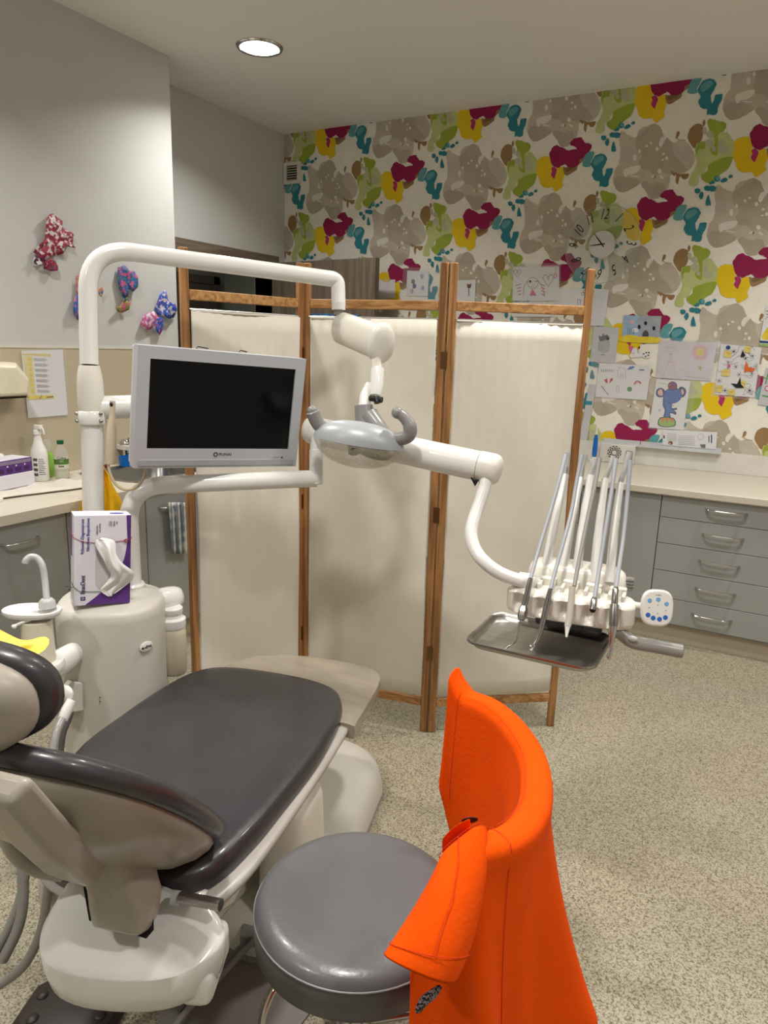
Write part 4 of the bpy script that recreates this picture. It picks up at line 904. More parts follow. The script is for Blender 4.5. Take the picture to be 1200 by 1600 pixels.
for x0, x1 in ((-.08, -.045), (.05, .075)): MB(Mm).tube([(x0, .035, .158), (x0+.004, .035, .164), (x1, .035, .161)], .0016, 6).build('cable_clip', M_black, t)
# mount arm from the post sleeve to the back of the set
q0 = PD(150, 637, 2.105); q1 = PD(232, 634, 2.16)
MB().tube([q0, PD(190, 636, 2.13), q1, Mm @ Vector((-.1, .10, .0))], [.034, .034, .034, .028], 24).build('mount_arm', M_white, t)
q0 = Mm @ Vector((-.06, .10, 0)); MB(axis_frame(q0, Mm @ Vector((-.06, .08, 0)))).lathe([(0, -.01), (.045, -.01), (.045, .01), (0, .01)], 24).build('mount_plate', M_lgrey, t)
# intraoral camera hung on the mount
t = thing('intraoral_camera', 'beige bottle-shaped handset with cord hung between post and monitor', 'handset', PD(172, 722, 2.07))
c0, c1 = PD(172, 726, 2.06), PD(176, 627, 2.06); Mh_ = axis_frame(c0, c1); L = (c1-c0).length
b = MB(Mh_); b.lathe([(0, 0), (.011, .001), (.0145, L*.12), (.0155, L*.35), (.0145, L*.55), (.010, L*.72), (.009, L*.85), (.0095, L), (0, L)], 20, sy=.75); b.build('body', mat('beige_handset', (196, 182, 158), .4), t)
b = MB(); p = PD(175.6, 632.5, 2.06)-FW*.0085; b.ell(tuple(p), (.006, .004, .006), 10); b.build('lens', M_black, t)
cord = cr([PD(169, 727, 2.06), PD(173, 742, 2.06), PD(181, 757, 2.06), PD(195, 765, 2.06), PD(212, 762, 2.06), PD(223, 749, 2.07), PD(229, 732, 2.1), PD(232, 722, 2.14)], 6)
MB().tube(cord, .0042, 10).build('cord', mat('beige_cord', (186, 168, 138), .5), t)
b = MB(); b.ell(tuple(PD(165, 728, 2.06)), (.005, .005, .006), 10); b.build('red_tip', mat('dark_red_plastic', (110, 20, 36), .4), t)
# ================================================================== DENTAL UNIT (support centre)
UC = Vector((-1.648, 1.365, 0)); ux = Vector((.76, .65, 0)).normalized()  # unit scaled about the camera: centre, top, oval and part depths pushed back
UZ = .808
t = thing('dental_unit', 'light beige oval support column of the dental unit with bowl, bottle and hoses', 'dental unit', UC)
DU = t
# plan outline: long oval, wider towards the left rear
MU = frame(UC, (.80, .60, 0), (-.60, .80, 0))
def unit_ring(k, z, a=.149, bb_=.142): return [(p[0]*k, p[1]*k, z) for p in superell(a, bb_, 2.5, 48)]
b = MB(MU); b.loft([unit_ring(.97, .0), unit_ring(.98, .05), unit_ring(.985, .5), unit_ring(1, UZ-.035), unit_ring(.985, UZ-.015), unit_ring(.94, UZ-.004), unit_ring(.88, UZ), unit_ring(.3, UZ+.004)])
b.build('column_body', M_body, t, sharp=60)
# seam
sm = MB(MU); ring = unit_ring(1.003, UZ-.05); 
# badge
bp = PD(227, 1011, 2.026)
bc = None
def hit_unit(px, py, k=1.004):
    """point of the oval side wall seen at a pixel"""
    d = ray(px, py); Mi = MU.inverted(); lo, hi = 1.2, 2.4; prev = None
    for i in range(1200):
        s_ = lo+(hi-lo)*i/1200; q = Mi @ (EYE+d*s_)
        v = (abs(q.x)/(.149*k))**2.5+(abs(q.y)/(.142*k))**2.5
        if v <= 1: 
            e = .001; gx = 2.5*(abs(q.x)/(.149*k))**1.5/(.149)*math.copysign(1, q.x); gy = 2.5*(abs(q.y)/(.15*k))**1.5/.142*math.copysign(1, q.y)
            n = (MU.to_3x3() @ Vector((gx, gy, 0))).normalized(); return EYE+d*s_, n
    return EYE+d*1.9, -FW
bp, bn = hit_unit(228, 1010); Mb = frame(bp+bn*.001, Vector((0, 0, 1)).cross(bn), (0, 0, 1))
MB(Mb).lathe([(0, 0), (1, 0), (1, .002), (.9, .003), (0, .003)], 32, M=Matrix.Diagonal((.021, .0155, 1, 1))).build('badge', M_white, t)
text('a-dec', .0125, Mb @ Matrix.Translation((0, 0, .0032)), K['black'], t, xs=1.2, bold=.0004)
b = MB(); 
for px, py in ((156, 1090), (156, 1096)):
    p, n = hit_unit(px, py, 1.0); b.ell(tuple(p), (.0018,)*3, 8)
b.build('screw_hole', K['dgrey'], t)
# hose holder on the front left with round port
hp, hn = hit_unit(116, 1085, 1.0); Mhh = frame(hp, Vector((0, 0, 1)).cross(hn), (0, 0, 1))
b = MB(Mhh); b.loft([[(-.02, .045, .0), (.035, .045, 0), (.035, -.045, 0), (-.03, -.045, 0)], [(-.025, .02, .04), (.02, .045, .012), (.03, -.04, .02), (-.03, -.045, .06)]]); b.build('hose_bracket', M_body, t, bevel=.006)
b = MB(Mhh @ Matrix.Translation((0, -.0455, .035)) @ Matrix.Rotation(R(90), 4, 'X')); b.lathe([(0, 0), (.018, 0), (.018, .002), (0, .002)], 20); b.build('round_port', M_dark, t)
# bowl arm, bowl stand, dish, spout
ba0 = PD(122, 1018, 1.995); ba1 = PD(50, 1058, 1.785)
b = MB(); b.tube([PD(150, 1000, 2.090), PD(125, 1015, 2.016), PD(98, 1032, 1.953), PD(58, 1060, 1.848), PD(20, 1085, 1.764)], [.012, .030, .040, .037, .033], 24, flat=.8, hint=(0, 0, 1)); b.build('bowl_arm', M_white, t, sub=1)
bc_ = PD(62, 1033, 1.890); Mc2 = Matrix.Translation(bc_)
MB(Mc2).lathe([(0, -.02), (.060, -.02), (.062, -.010), (.058, .0), (.045, .004), (0, .004)], 32).build('bowl_base', M_white, t)
MB(Mc2).lathe([(0, .0), (.043, .0), (.040, .02), (.038, .115), (.0, .115)], 32).build('bowl_column', mat('pale_ivory_glass', (222, 216, 194), .18), t)
dm = Matrix.Translation(PD(50, 955, 1.869)) @ Matrix.Rotation(R(28.7), 4, 'Z')
ol = [(p[0], p[1]) for p in superell(.074, .046, 2.2, 40)]
b = MB(dm); b.loft(inset_rings(ol, [(.7, -.012), (.95, -.008), (1.02, .0), (1.0, .006), (.94, .007), (.86, .001), (.6, -.004), (.2, -.005)])); b.build('dish', M_white, t, sharp=60)
MB(dm).lathe([(0, 0), (.022, 0), (.020, .016), (.014, .022), (0, .022)], 24, M=Matrix.Translation((.034, .014, .008))).build('spout_base', M_lgrey, t)
sp_ = [dm @ Vector((.034, .014, .02)), PD(70, 905, 1.890), PD(66, 884, 1.890), PD(58, 872, 1.890), PD(48, 870, 1.885), PD(41, 875, 1.880), PD(39, 880, 1.880)]
MB().tube(cr(sp_, 6), [.0095]+[.0085]*34+[.0085], 16).build('cup_filler_spout', M_lgrey, t) if False else MB().tube(cr(sp_, 6), .0085, 16).build('cup_filler_spout', M_lgrey, t)
b = MB(); b.tube([PD(48, 968, 1.838), PD(34, 973, 1.832), PD(23, 978, 1.827)], .004, 10); b.ell(tuple(PD(22, 979, 1.827)), (.008, .006, .006), 10); b.build('rinse_nozzle', M_white, t)
# water bottle with cap arm on the right
wb = PD(273, 1050, 2.236); Mw = Matrix.Translation(wb)
MB(Mw).lathe([(0, 0), (.034, 0), (.038, .008), (.0385, .13), (.036, .15), (.028, .162), (0, .162)], 28).build('water_bottle', mat('milky_bottle', (206, 196, 172), .3, var=.02), t)
MB(Mw).lathe([(.0, .150), (.037, .150), (.039, .156), (.039, .178), (.030, .184), (.028, .192), (.031, .198), (.031, .212), (.026, .216), (0, .216)], 28).build('bottle_cap', M_white, t)
b = MB(); b.tube([PD(240, 938, 2.163), PD(262, 936, 2.205), PD(276, 932, 2.226), PD(288, 930, 2.226)], [.036, .038, .036, .022], 24, flat=.9); b.build('bottle_holder', M_white, t, sub=1)
# suction handpieces and hoses at the front
b = MB(); b.tube(cr([PD(100, 1118, 1.827), PD(94, 1130, 1.806), PD(88, 1145, 1.785), PD(82, 1175, 1.764)], 5), .0105, 14); b.build('suction_hose', M_grey, t)
b = MB(); b.tube(cr([PD(112, 1112, 1.890), PD(106, 1128, 1.880), PD(98, 1150, 1.869), PD(94, 1190, 1.859)], 5), .0075, 12); b.build('suction_hose', mat('dark_grey_hose', (96, 94, 92), .45), t)
b = MB(); b.tube([PD(98, 1124, 1.822), PD(105, 1108, 1.827), PD(112, 1094, 1.838)], [.013, .014, .012], 16); b.build('suction_valve', M_white, t)
b = MB(); b.ell(tuple(PD(104, 1083, 1.848)), (.024, .012, .022), 16); b.build('suction_lever', M_white, t)
# ================================================================== INSTRUMENT DELIVERY ARM
t = thing('instrument_delivery', 'white instrument delivery arm with ivory five-place handpiece head and keypad', 'instrument delivery', PD(208, 912, 2.19))
g0, g1, g2, g3 = PD(207, 912, 2.19), PD(205, 745, 2.19), PD(494, 742, 2.27), PD(494, 700, 2.27)
MB(Matrix.Translation(g0)).lathe([(0, -.012), (.036, -.012), (.038, -.002), (.033, .004), (0, .004)], 28).build('post_collar', M_white, t)
g1 = g0.copy(); g1.z = PD(240, 752, 2.21).z; g2.z = g1.z+.012
MB().tube(fillet([g0, g1, g2], .108, 16), .027, 28).build('lower_arm', M_white, t)
e0 = Vector((g2.x, g2.y, g2.z-.03)); e1 = Vector((g2.x, g2.y, PD(494, 700, 2.27).z))
e0 = PD(494, 757, 2.27)
MB().cyl(e0, PD(494, 703, 2.27), .0215, 24).build('elbow_post', M_white, t, bevel=.002)
MB().cyl(PD(494, 706, 2.27), PD(495, 680, 2.27), .018, 20).build('elbow_pin', M_white, t)
B0, B1 = PD(488, 672, 2.30), PD(770, 733, 2.08); Mb_ = axis_frame(B0, B1); L = (B1-B0).length
def ovr(k, z, a=.042, b2=.0455): return [(a*k*math.cos(q), b2*k*math.sin(q), z) for q in (2*math.pi*i/32 for i in range(32))]
b = MB(Mb_); b.loft([ovr(.3, -.03), ovr(.75, -.022), ovr(.95, -.008), ovr(1., .01)]); b.build('arm_cap', M_cream2, t)
b = MB(Mb_); b.loft([ovr(.97, .01), ovr(.97, L-.042), ]); b.build('spring_arm', M_white, t)
b = MB(Mb_); b.loft([ovr(1.0, L-.040), ovr(1.0, L+.0), ovr(.95, L+.012), ovr(.8, L+.02), ovr(.4, L+.025)]); b.build('arm_cap', M_cream2, t)
dn = cr([PD(760, 742, 2.075), PD(757, 762, 2.07), PD(744, 800, 2.05), PD(736, 832, 2.03), PD(742, 858, 2.01), PD(757, 878, 1.99), PD(782, 896, 1.98), PD(815, 908, 1.98), PD(840, 912, 1.99)], 7)
MB().tube(dn, .0185, 24).build('curved_pipe', M_white, t)
b = MB(); b.add([PD(735, 746, 2.07), PD(748, 750, 2.06), PD(742, 760, 2.07)], [(0, 1, 2)]); b.build('clip', M_black, t, solid=.004)
# control head: local x along the front (to the right, coming nearer), y away, z up
HA, HB = PD(800, 935, 2.02), PD(985, 962, 1.90)
hx = (HB-HA); hx.z = 0; HL = hx.length; hxn = hx.normalized(); HZ = PD(890, 945, 1.95).z
MH = frame(Vector(((HA+HB).x/2, (HA+HB).y/2, HZ)), hxn, Vector((0, 0, 1)).cross(hxn))
hw = HL/2+.012
def hring(k, z, yo=0, ky=1.): return [(p[0]*k, p[1]*ky+yo, z) for p in superell(hw, .055, 3.2, 56)]
SPX = [-.130, -.068, -.006, .056, .118]
def hring(k, z, yo=0, ky=1.):
    out = []
    for p in superell(hw, .058, 3.2, 260):
        x, y = p[0]*k, p[1]*ky+yo
        if y < 0:
            wz = math.exp(-((z+.002)/.024)**4)
            y += wz*.028*sum(math.exp(-((x-s_-.001)/.0165)**4) for s_ in SPX)
        out.append((x, y, z))
    return out
b = MB(MH); b.loft([hring(.86, -.044, .004, .6), hring(.93, -.041, .003, .78), hring(.975, -.034, 0, .94), hring(.99, -.026, 0, 1.), *[hring(1., -.022+.004*i, 0, 1.03) for i in range(12)], hring(.975, .028, .004, .92), hring(.93, .034, .006, .75), hring(.6, .036, .006, .4)]); b.build('control_head', M_cream, t, sharp=60)
# rear hump
b = MB(MH)
def rring(k, z, yo): return [(-.0+p[0]*k, p[1]*k+yo, z) for p in superell(hw*.80, .055, 3, 48)]
b.loft([rring(1.0, -.03, .085), rring(1.02, .0, .085), rring(1.0, .05, .09), rring(.95, .074, .095), rring(.85, .084, .098), rring(.3, .088, .098)]); b.build('rear_housing', M_cream, t, sharp=60)
Mi = MH.inverted()
def onhead(px, py, D): return Mi @ PD(px, py, D)
sp = [-.130, -.068, -.006, .056, .118]
for k, x in enumerate(sp):
    # scooped holder: pale cradle blocks and a vertical scoop ring on the front face
    b = MB(MH)
    for sx in (-.021, .013): b.box(x+sx, x+sx+.010, -.020, .03, .028, .050)
    b.box(x-.021, x+.023, .02, .045, .02, .056); b.build('holder', M_cream2, t, bevel=.003)
    continue
    b = MB(MH); rr = cr([(x-.022, -.050, .026), (x-.024, -.056, .0), (x-.013, -.056, -.024), (x+.004, -.057, -.030), (x+.018, -.056, -.020), (x+.024, -.055, .004), (x+.021, -.050, .027)], 4); b.tube(rr, .0028, 8); b.build('scoop_rim', M_cream2, t)
def pxpt(px, py, D): return PD(700+px/3, 680+py/3, D)
whip = [((458, 622), (552, 186), (563, 82)), ((535, 655), (622, 200), (643, 90)), ((600, 665), (668, 190), (694, 112)), ((682, 690), (738, 205), (778, 100)), ((757, 690), (808, 225), (853, 80))]
for k, (p0, p1, p2) in enumerate(whip):
    a_, c_, e_ = pxpt(*p0, 2.03-.02*k), pxpt(*p1, 2.09-.02*k), pxpt(*p2, 2.09-.02*k)
    mid = pxpt((p0[0]+p1[0])/2-4, (p0[1]+p1[1])/2, 2.055-.02*k)
    pts = cr([a_, mid, c_], 6)
    MB().tube(pts, [.0125]*6+[.0115]*3+[.010]*(len(pts)-9), 16).build('whip_arm', M_white, t)
    MB().tube([c_, c_+(e_-c_)*.5, e_], [.0075, .0065, .0085], 12).build('whip_tip', M_lgrey, t)
# knob at the right rear, keypad, handle, tray arm
for i in range(4):
    p = PD(982, 912+i*6, 1.99); 
kp = PD(983, 915, 1.98); b = MB(Matrix.Translation(kp))
for i in range(4): b.lathe([(0, -.012+i*.009), (.012, -.012+i*.009), (.013, -.009+i*.009), (.011, -.005+i*.009), (0, -.005+i*.009)], 20)
b.build('ribbed_knob', M_grey, t)
k0 = PD(1027, 950, 1.86); kn = (EYE-k0).normalized(); Mk_ = frame(k0, RT*1.0-UP*.06, UP+RT*-.04)
b = MB(Mk_); kr = lambda s_, z: [(p[0]*s_*(1-.10*(p[1] > 0)*0), p[1]*s_, z) for p in superell(.0415, .0475, 3.0, 40)]
b.loft([kr(.9, -.014), kr(1, -.008), kr(1, -.001), kr(.95, .003), kr(.86, .0035)]); b.build('keypad', M_white, t, sharp=60)
kb = MB(Mk_)
for x, y, r_k in ((0, .022, .006), (-.022, .018, .006), (.022, .012, .006)): kb.lathe([(0, .0036), (r_k, .0036), (r_k*.9, .0042), (0, .0042)], 18, M=Matrix.Translation((x, y, 0)))
kb.build('key', mat('pale_blue_key', (120, 176, 224), .4), t)
for x, y in ((-.024, -.019), (-.0105, -.026), (.006, -.028), (.021, -.023)):
    MB(Mk_).lathe([(0, .0036), (.0063, .0036), (.0058, .0043), (0, .0043)], 18, M=Matrix.Translation((x, y, 0))).build('key', mat('blue_key', (44, 104, 196), .4), t)
kb = MB(Mk_)
for x, y in ((0, .008), (-.022, 0), (.021, -.005), (0, -.014)): kb.lathe([(0, .0036), (.0024, .0036), (0, .0042)], 3, M=Matrix.Translation((x, y, 0)) @ Matrix.Rotation(R(90), 4, 'Z'))
kb.build('arrow_marks', K['grey'], t); text('a-dec', .006, Mk_ @ Matrix.Translation((0, .034, .0036)), K['grey'], t)
MB().tube([PD(985, 944, 1.90), PD(1005, 948, 1.875)], .009, 14).build('keypad_stem', M_cream2, t)
hh = cr([PD(965, 985, 1.90), PD(978, 996, 1.89), PD(992, 1004, 1.885), PD(1025, 1010, 1.87), PD(1055, 1016, 1.86), PD(1068, 1018, 1.855)], 5)
MB().tube(hh, [.014, *([.018]*(len(hh)-3)), .017, .011], 16).build('handle', M_grey, t)
MB().ell(tuple(PD(988, 998, 1.868)), (.014, .006, .008), 12).build('handle_button', M_lgrey, t)
trz = .762
T4 = [PZ(*p, trz) for p in ((747, 957), (733, 1025), (941, 1074), (962, 990))]
tc_ = sum(T4, Vector())/4
b = MB(); b.box(-.09, .09, .0, .10, -.075, -.042, M=MH); b.build('tray_bracket', M_black, t, bevel=.006)
for x in (-.02, .035): MB(MH).cyl((x, -.02, -.03), (x, -.02, -.055), .008, 12).build('valve_knob', M_black, t)
# tray
txd = (T4[2]-T4[1]); txd.z = 0; MT = frame(tc_, txd, Vector((0, 0, 1)).cross(txd.normalized()))
o = MB(MT); TL, TW = .345, .262
rg = []
for k_, z in ((1.0, .021), (1.012, .019), (1.012, .0165), (.985, .0175), (.975, .015), (.93, .002), (.90, .0)): rg.append([(p[0], p[1], z) for p in rrect(TL*k_, TW-(1-k_)*TL, .042, 7)])
rg2 = [[(p[0], p[1], z) for p in rrect(TL*k_, TW-(1-k_)*TL, .042, 7)] for k_, z in ((1.012, .0165), (1.0, .0225), (.98, .0205), (.965, .015), (.925, .003), (.90, .001), (.5, .001))]
o.loft(rg2, caps=(False, True)); tr = o.build('instrument_tray', M_steel, solid=.0012); tag(tr, 'empty stainless steel instrument tray with rounded corners below the handpieces', 'tray')
# handpieces (each hangs in the head with its tubing)
M_hose = mat('silver_grey_hose', (168, 172, 178), .35); M_hp = mat('satin_handpiece', (176, 172, 168), .22, 1., var=.04)
HPS = [
 ('syringe', 'air and water syringe with thin bent steel tip, leftmost in the head', [(551,92),(530,180),(482,350),(430,520),(387,672)], [((387,672),.0075),((377,720),.008),((357,800),.0085)]),
 ('handpiece', 'steel handpiece with curved neck and round head, second from the left', [(628,92),(606,200),(580,350),(550,470),(510,610),(481,722)], [((481,722),.0065),((470,770),.0085),((462,805),.0085),((448,860),.0075),((437,915),.006),((420,955),.0055),((402,985),.0055)]),
 ('scaler', 'light grey scaler handpiece with a white cone tip, middle one in the head', [(709,108),(692,220),(655,390),(620,560),(592,708)], [((584,708),.0085),((578,770),.0088),((570,850),.009),((561,895),.009)]),
 ('tubing', 'tubing ending in an open black connector, fourth place in the head', [(786,112),(770,240),(742,420),(712,610),(687,765)], [((687,765),.007),((684,775),.0085),((678,818),.0095)]),
 ('handpiece', 'straight steel contra-angle handpiece at the far right of the head', [(853,118),(840,300),(822,480),(803,610),(787,715)], [((787,715),.0065),((785,725),.008),((780,795),.009)]),
]
for k, (kind, lab, tub, body) in enumerate(HPS):
    D0, D1 = 2.05-.02*k, 1.93-.02*k
    nm = {'syringe': 'dental_syringe', 'handpiece': 'dental_handpiece', 'scaler': 'dental_scaler', 'tubing': 'instrument_tubing'}[kind]
    t = thing(nm, lab, 'dental instrument', pxpt(*body[-1][0], D1))
    n = len(tub); pts = cr([pxpt(*p, D0+(D1-D0)*(i/(n-1))**1.3) for i, p in enumerate(tub)], 8)
    MB().tube(pts, [.0055+.0015*max(0, 1-i/8) for i in range(len(pts))], 12).build('hose', M_hose if kind != 'scaler' else mat('grey_hose', (150, 146, 140), .4), t)
    bp_ = [pxpt(*p, D1-.012*i/len(body)) for i, (p, r_k) in enumerate(body)]
    mb_ = M_hp if kind != 'scaler' else mat('pale_scaler_plastic', (206, 202, 190), .3)
    MB().tube(bp_, [r_k for p, r_k in body], 16).build('body', mb_, t)
    last = bp_[-1]
    if kind == 'syringe':
        e_ = pxpt(345, 858, D1-.02); MB(axis_frame(last, e_)).lathe([(0, 0), (.009, .0), (.0125, .012), (.0125, .03), (.008, .04), (0, .04)], 6).build('head', M_hp, t)
        MB().tube(cr([pxpt(335, 875, D1-.02), pxpt(328, 925, D1-.02), pxpt(316, 965, D1-.02), pxpt(300, 980, D1-.02), pxpt(272, 1000, D1-.02)], 5), [.0028]*16+[.0022]*5, 10).build('tip', M_chrome, t)
    if kind == 'handpiece' and k == 1:
        e_ = pxpt(392, 995, D1-.02); MB(axis_frame(e_+Vector((0, 0, -.004)), e_+Vector((.004, -.002, .012)))).lathe([(0, 0), (.0075, 0), (.008, .004), (.008, .010), (.006, .012), (0, .012)], 20).build('head', M_chrome, t)
    if kind == 'scaler':
        MB(axis_frame(last, pxpt(555, 945, D1-.02))).lathe([(.008, .0), (.007, .003), (.0035, .024), (.0025, .03), (.0, .03)], 16).build('tip', M_white, t)
    if kind == 'tubing':
        MB(axis_frame(last, pxpt(677, 826, D1-.02))).lathe([(0, .0), (.0085, .0), (.0075, .003), (0, .003)], 16).build('connector_face', M_black, t)
    if k == 4:
        MB().tube([last, pxpt(777, 860, D1-.02), pxpt(774, 893, D1-.02)], [.0115, .0115, .011], 18).build('motor', mat('brushed_motor', (168, 164, 160), .3, 1., var=.06, scale=20), t)
        MB().tube([pxpt(774, 893, D1-.02), pxpt(770, 930, D1-.02), pxpt(765, 975, D1-.02)], [.0108, .0095, .0065], 18).build('sleeve', M_chrome, t)
        MB().tube([pxpt(765, 975, D1-.02), pxpt(764, 1005, D1-.02), pxpt(755, 1030, D1-.02)], [.0055, .005, .0055], 14).build('neck', M_chrome, t)
        e_ = pxpt(754, 1038, D1-.02); MB().ell(tuple(e_), (.006, .006, .009), 12).build('head', M_chrome, t)
# ================================================================== GLOVE BOX ON THE UNIT
Rb = Matrix(((.5353, -.8446, -.0058), (.8416, .5328, .0881), (-.0713, -.0521, .9961))); Mb2 = Rb.to_4x4(); Mb2.translation = Vector((-1.5193, 1.2283, .8437))
Mb2.translation = Vector((-1.5953, 1.2897, 0.8190)); bwid, bhei, bdep = .147, .252, .079  # position and size scaled about the camera together with the dental unit
t = MB(Mb2).box(-bwid/2, bwid/2, 0, bdep, .0, bhei).build('glove_dispenser_box', M_lilac, bevel=.0008); tag(t, 'upright white and purple glove box tied to the post, tissue hanging from its slot', 'box')
fr = Mb2 @ Matrix(((1, 0, 0, 0), (0, 0, -1, -.0006), (0, 1, 0, 0), (0, 0, 0, 1)))   # x right, y up, z out
def arcpoly(pts): return [(x*bwid/83-bwid/2, bhei-y*bhei/140) for x, y in pts]
b = MB(fr); cpts = cr([(x, y, 0) for x, y in arcpoly([(78, 40), (73, 70), (60, 95), (40, 120), (16, 139.5)])], 8)
poly = [(p.x, p.y) for p in cpts]+arcpoly([(83, 140), (83, 0), (76, 0)])
b.add([(x, y, .0002) for x, y in poly], [tuple(range(len(poly)))]); b.build('purple_print', M_purple, t)
b = MB(Mb2); b.box(bwid/2, bwid/2+.0005, .001, bdep-.001, .001, bhei-.001); b.box(-bwid/2-.0005, -bwid/2, bdep-.03, bdep-.001, .13, bhei-.002); b.build('side_print', M_purple, t)
def vtext(s_, size, x, y, m, xs=1., nm='printed_text'):
    X, Y = arcpoly([(x, y)])[0]; return text(s_, size, fr @ Matrix.Translation((X, Y, .0003)) @ Matrix.Rotation(R(90), 4, 'Z'), m, t, nm, xs=xs, ax='LEFT')
mblue = ink('violet_blue', (74, 66, 150))
vtext('Rękawice Diagnostyczne', .0115, 12, 59, mblue, .84); vtext('Nitrylowe Bezpudrowe', .0115, 20, 55, mblue, .84)
vtext('NIEJAŁOWE', .005, 33, 30, K['grey']); vtext('BEZ LATEKSU', .005, 37, 26, K['grey'], .8); vtext('200', .012, 53, 17, K['lgrey'], .8); vtext('MEDIUM', .005, 58, 17, K['grey'], .8); vtext('SIZE', .005, 62, 14, K['grey'], .8)
vtext('BeauDent', .017, 13, 122, ink('navy', (28, 30, 96)), .78)
b = MB(fr); X, Y = arcpoly([(13, 129)])[0]; b.box(X-.006, X+.006, Y-.005, Y+.005, .0002, .0006); b.build('logo_square', ink('navy', (28, 30, 96)), t)
b = MB(fr); b.tube([(X+.003*math.cos(q), Y+.0025*math.sin(q), .0008) for q in (2*math.pi*i/12 for i in range(13))], .0006, 5); b.build('logo_ring', M_lilac, t)
b = MB(Mb2); b.lathe([(0, 0), (1, 0), (1, .0006), (0, .0006)], 24, M=Matrix.Translation((.04, .03, bhei)) @ Matrix.Diagonal((.020, .011, 1, 1))); b.build('oval_mark', mblue, t)
b = MB(Mb2)
for k in range(2): b.box(-.05, .012-.01*k, .02+.012*k, .023+.012*k, bhei, bhei+.0004)
b.build('top_text', K['lgrey'], t)
X0, Y0 = arcpoly([(31, 48)])[0]; X1, Y1 = arcpoly([(57, 116)])[0]
b = MB(fr); so = [(p[0]+(X0+X1)/2, p[1]+(Y0+Y1)/2) for p in superell((X1-X0)/2, (Y0-Y1)/2, 4, 36)]
b.add([(x, y, .0003) for x, y in so], [tuple(range(len(so)))]); b.build('slot', mat('slot_shade_card', (196, 190, 186), .8), t)
# crumpled glove coming out
gx = [((29, 38), (38, 34)), ((30, 47), (59, 37)), ((37, 60), (60, 46)), ((44, 72), (58, 58)), ((48, 84), (68, 74)), ((56, 92), (82, 84)), ((48, 104), (90, 92)), ((38, 113), (88, 104)), ((36, 118), (70, 116)), ((52, 129), (58, 124))]
rows = []
for j, (l, r2) in enumerate(gx):
    a1, a2 = arcpoly([l])[0], arcpoly([r2])[0]; row = []
    for i in range(13):
        u = i/12; lift = .004+.032*math.sin(math.pi*min(1, j/7))*(.3+.7*math.sin(math.pi*u))+.009*mnoise.noise(Vector((u*5, j*.9, 2)))+.006*math.sin(u*11+j)
        row.append((a1[0]*(1-u)+a2[0]*u, a1[1]*(1-u)+a2[1]*u, max(.001, lift)))
    rows.append(row)
MB(fr).sheet(rows).build('protruding_glove', mat('white_thin_glove', (232, 230, 228), .45), t, solid=.001, sub=2, offset=1)
def bxs(x, y, z=.0015): X, Y = arcpoly([(x, y)])[0]; return fr @ Vector((X, Y, z))
wl = [bxs(-2, 30, -.06), bxs(-1, 33), bxs(12, 40), bxs(30, 42), bxs(45, 41), bxs(62, 41), bxs(72, 40), bxs(83.5, 37), bxs(84, 35, -.05)]
MB().tube(wl, .0009, 6).build('red_string', mat('red_string', (160, 50, 70), .8), t)
b = MB(); b.tube([bxs(72, 42, .003), bxs(76, 37, .005), bxs(80, 41, .004), bxs(75, 43, .003), bxs(73, 38, .003)], .0012, 6); b.tube([bxs(78, 40, .003), bxs(84, 34, .008)], .0008, 5); b.build('red_knot', mat('red_string', (160, 50, 70), .8), t)
MB().tube([bxs(-1, 108, -.04), bxs(0, 110), bxs(8, 117), bxs(28, 119), bxs(40, 119)], .0008, 6).build('green_string', mat('green_string', (30, 70, 50), .8), t)
b = MB(); b.tube([bxs(0, 110), bxs(-6, 108, .01), bxs(-14, 106, .012)], .0007, 5); b.tube([bxs(-4, 109, .008), bxs(-11, 116, .014)], .0007, 5); b.tube([bxs(-4, 109, .008), bxs(-9, 112, .014)], .0007, 5); b.build('green_string_ends', mat('green_string', (30, 70, 50), .8), t)
# ================================================================== DENTAL CHAIR
CA = Vector((-.215, .977, 0)); CS = Vector((.977, .215, 0)); CO = Vector((-1.125, 1.095, 0))
MC = frame(CO, CS, CA)      # x to the sitter's left side nearest the camera, y towards the toes, z up
ch = thing('dental_chair', 'reclined dental chair with charcoal upholstery and greige back shells', 'dental chair', Vector((-1.05, 1.25, 0)))
half = [(-.335, 0), (-.33, .09), (-.30, .18), (-.24, .245), (-.12, .27), (0, .278), (.2, .285), (.38, .272), (.48, .25), (.545, .205), (.575, .12), (.582, 0)]
def outline(sh=-.02, k=1., dv=0):
    P = [(w_2, v) for v, w_2 in half]; Lp = [(-w_2*min(1, max(.55, .78+v*1.2)) if v < 0 else -w_2, v) for v, w_2 in half[1:-1]][::-1]
    pts = cr([(x+sh, y, 0) for x, y in P+Lp], 4, True); return [(p.x, p.y+dv) for p in pts]
so = outline(); SC = (-.02, .15)
def zs(y): return 0.0
b = MB(MC); b.loft(inset_rings(so, [(.9, .488), (.985, .492), (1.0, .505), (1.005, .525), (.99, .545), (.96, .554), (.9, .558), (.7, .560), (.4, .559), (.1, .558)], SC), caps=(True, True)); b.build('seat_cushion', M_dkpad, ch, sharp=70)
# light rim under the cushion running to the toe board
rim = [(.155, -.355), (.225, -.315), (.262, -.23), (.276, -.1), (.279, .2), (.272, .42), (.268, .55), (.264, .66), (.250, .74), (.20, .785), (.05, .80), (-.10, .775), (-.20, .70), (-.235, .58), (-.285, .42), (-.33, .2), (-.29, -.05), (-.22, -.20), (-.13, -.31), (-.02, -.345)]
rs = [(p.x, p.y) for p in cr([(x, y, 0) for x, y in rim], 4, True)]
b = MB(MC); b.loft(inset_rings(rs, [(.93, .476), (.98, .479), (1.0, .486), (1.0, .494), (.985, .501), (.94, .503), (.5, .503)], SC)); b.build('seat_frame', mat('pale_greige_rim', (178, 173, 166), .3), ch, sharp=70)
